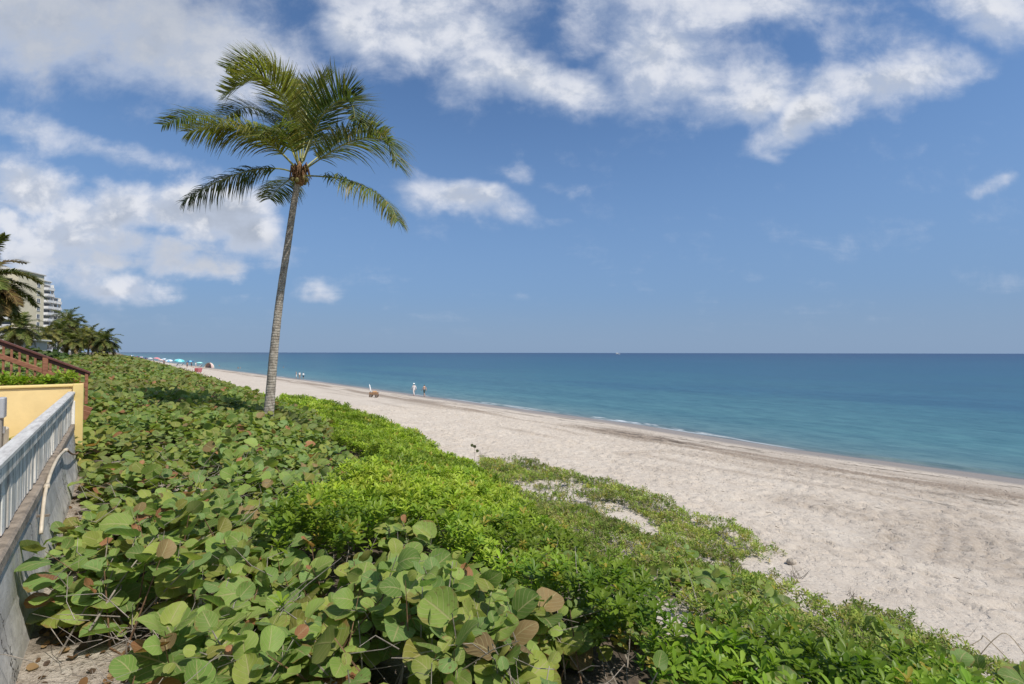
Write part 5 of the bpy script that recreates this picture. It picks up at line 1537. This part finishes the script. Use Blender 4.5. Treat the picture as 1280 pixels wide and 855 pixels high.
for sx in (-.42, .42):
    for sy in (-.36, .36): wheel(sx, sy, .24)
mb = MB(); mb.box((0, 0, .42), (1.25, .5, .06)); mb.box((-.62, 0, .60), (.04, .5, .36)); mb.box((.62, 0, .60), (.04, .5, .36)); mb.box((0, -.25, .58), (1.25, .03, .30)); mb.box((0, .25, .58), (1.25, .03, .30)); mb.build('bed', m_cart, cart)
mb = MB(); mb.tube([(.64, .2, .6), (.95, .2, .85), (.95, -.2, .85), (.64, -.2, .6)], .02, 6); mb.build('handle', m_pole, cart)
mb = MB(); mb.box((.1, 0, .78), (.6, .36, .3), bev=.06); mb.build('bag', cloth((.55, .32, .16)), cart)
mb = MB(); mb.tube([(-.42, 0, .45), (-.50, 0, 1.1), (-.62, 0, 1.75), (-.66, 0, 1.92)], [.03, .10, .075, .012], 8); mb.build('folded_umbrella', cloth(WHITE), cart, True)

# ------------------------------------------------------------------ distant motor yacht
bp_ = at(772, 441, 2300); boat = empty('motor_yacht', (bp_[0], bp_[1], 0), R(10)); tag(boat, 'tiny white motor yacht far out on the horizon', 'boat')
hv = []; hf = []
secs = [(-11, 2.6, 1.6), (-6, 2.9, 1.7), (0, 3.0, 1.9), (6, 2.3, 2.3), (10, 1.0, 2.8), (12.5, .1, 3.1)]
for x_, w_, h_ in secs: hv += [(x_, -w_ * .55, -.6), (x_, -w_, h_), (x_, w_, h_), (x_, w_ * .55, -.6)]
for i in range(len(secs) - 1):
    a = i * 4; hf += [(a, a + 4, a + 5, a + 1), (a + 1, a + 5, a + 6, a + 2), (a + 2, a + 6, a + 7, a + 3), (a + 3, a + 7, a + 4, a)]
hf += [(0, 1, 2, 3), (23, 22, 21, 20)]
mb = MB(); mb.add(hv, hf); mb.build('hull', m_white, boat)
mb = MB(); mb.box((-2, 0, 3.2), (13, 4.4, 2.6), bev=.4); mb.box((-3.5, 0, 5.4), (8, 3.8, 1.9), bev=.4); mb.build('cabin', m_white, boat)
mb = MB(); mb.box((-2, 0, 3.5), (11, 4.46, .8)); mb.box((-3.5, 0, 5.6), (6.8, 3.86, .7)); mb.build('window_band', m_glass, boat)
mb = MB(); mb.tube([(-4, 0, 6.2), (-5, 0, 9.5)], [.3, .1], 6); mb.build('mast', m_white, boat)

# ------------------------------------------------------------------ small things on the sand
q = foot(990, 704.5)
bm = bmesh.new(); bmesh.ops.create_icosphere(bm, subdivisions=3, radius=.085)
for v in bm.verts:
    k = 1 + .28 * (float(vnoise(v.co.x * 14 + 3, v.co.y * 14 + v.co.z * 9, 9)) - .5) + .12 * (float(vnoise(v.co.x * 40, v.co.z * 40 + v.co.y * 17, 19)) - .5)
    v.co = Vector((v.co.x * 1.15 * k, v.co.y * .95 * k, v.co.z * .85 * k))
me = bpy.data.meshes.new('rock'); bm.to_mesh(me); bm.free()
for p_ in me.polygons: p_.use_smooth = True
rock = link('rock', me, mat_plain('pale_coral_rock', (.42, .36, .29), .9, .4, 18, bump=.7)); rock.location = (q[0], q[1], q[2] + .045)
tag(rock, 'pale fist-sized coral rock lying on the sand beside the creeping plants', 'rock')

def twig_clump(px, py, n, h, label, seed, spread=.6, col=m_twig, lean=(0, 0)):
    rg = np.random.default_rng(seed); q = foot(px, py)
    mb = MB()
    for k in range(n):
        a = rg.uniform(0, 6.28); L = h * rg.uniform(.5, 1.1); o = np.array([math.cos(a) * spread + lean[0], math.sin(a) * spread + lean[1], 1.0]) * L
        st_ = np.array([rg.normal(0, .05), rg.normal(0, .05), -.02])
        mid_ = st_ + o * .5 + rg.normal(0, .04, 3)
        mb.tube([st_, mid_, st_ + o], [.006, .0045, .002], 4, cap=False)
        e = mid_ + np.array([rg.normal(0, .4), rg.normal(0, .4), .6]) * L * .35
        mb.tube([mid_, e], [.004, .002], 4, cap=False)
    o = mb.build('dry_twigs', col); o.location = tuple(float(v) for v in q); tag(o, label, 'twigs', 'dry twig clumps at the dune foot')
twig_clump(604, 577, 9, .62, 'upright bare twigs at the seaward tip of the bright green cover', 1, .35)
twig_clump(996, 722, 14, .26, 'small grey twig clump on the sand right of the rock', 2, .9)
twig_clump(1062, 744, 8, .20, 'low dry stalks at the tip of the small green patch lower right', 3, .8)
arch = foot(1235, 826); mb = MB()
for a0, a1, hh in ((-.55, .25, .33), (-.1, .5, .36)):
    d_ = np.array([RT[0], 0, 0]); Cc = catmull([np.array([a0, .05, 0]), np.array([a0 * .3 + a1 * .3, .02, hh * .8]), np.array([a0 * .35 + a1 * .65, 0, hh]), np.array([a1, -.1, .02])], 14)
    mb.tube(Cc, .006, 5)
o = mb.build('arched_runner', mat_plain('tan_runner', (.33, .27, .19), .85, .3, 15)); o.location = tuple(float(v) for v in arch)
tag(o, 'thin arching dry runners looping over the sand in the lower right corner', 'runner')
# a lone sea grape sprig standing above the bright cover
q = foot(593, 578); sp = empty('sea_grape_sprig', q); tag(sp, 'lone dark sea grape sprig standing above the cover left of the bare twigs', 'plant')
MB().tube([(0, 0, 0), (.03, 0, .3), (.0, .02, .62)], [.008, .006, .004], 5).build('stem', m_twig2, sp)
for k, (hx, hz, a) in enumerate(((0, .60, 1.3), (-.05, .66, 2.2), (.08, .45, .3))):
    v, qd, uv_, cl = scatter(*GRAPE_T[k], frames(np.array([[math.cos(a), -.2, math.sin(a) * .8]]), np.array([[.2, -1.0, .5]])) * .12, np.array([[hx, 0, hz]]), np.array([[.05, .065, .03, .6]]))
    link('leaf', np_mesh('leaf', v, qd, uv_, cl, True), m_grape, sp)
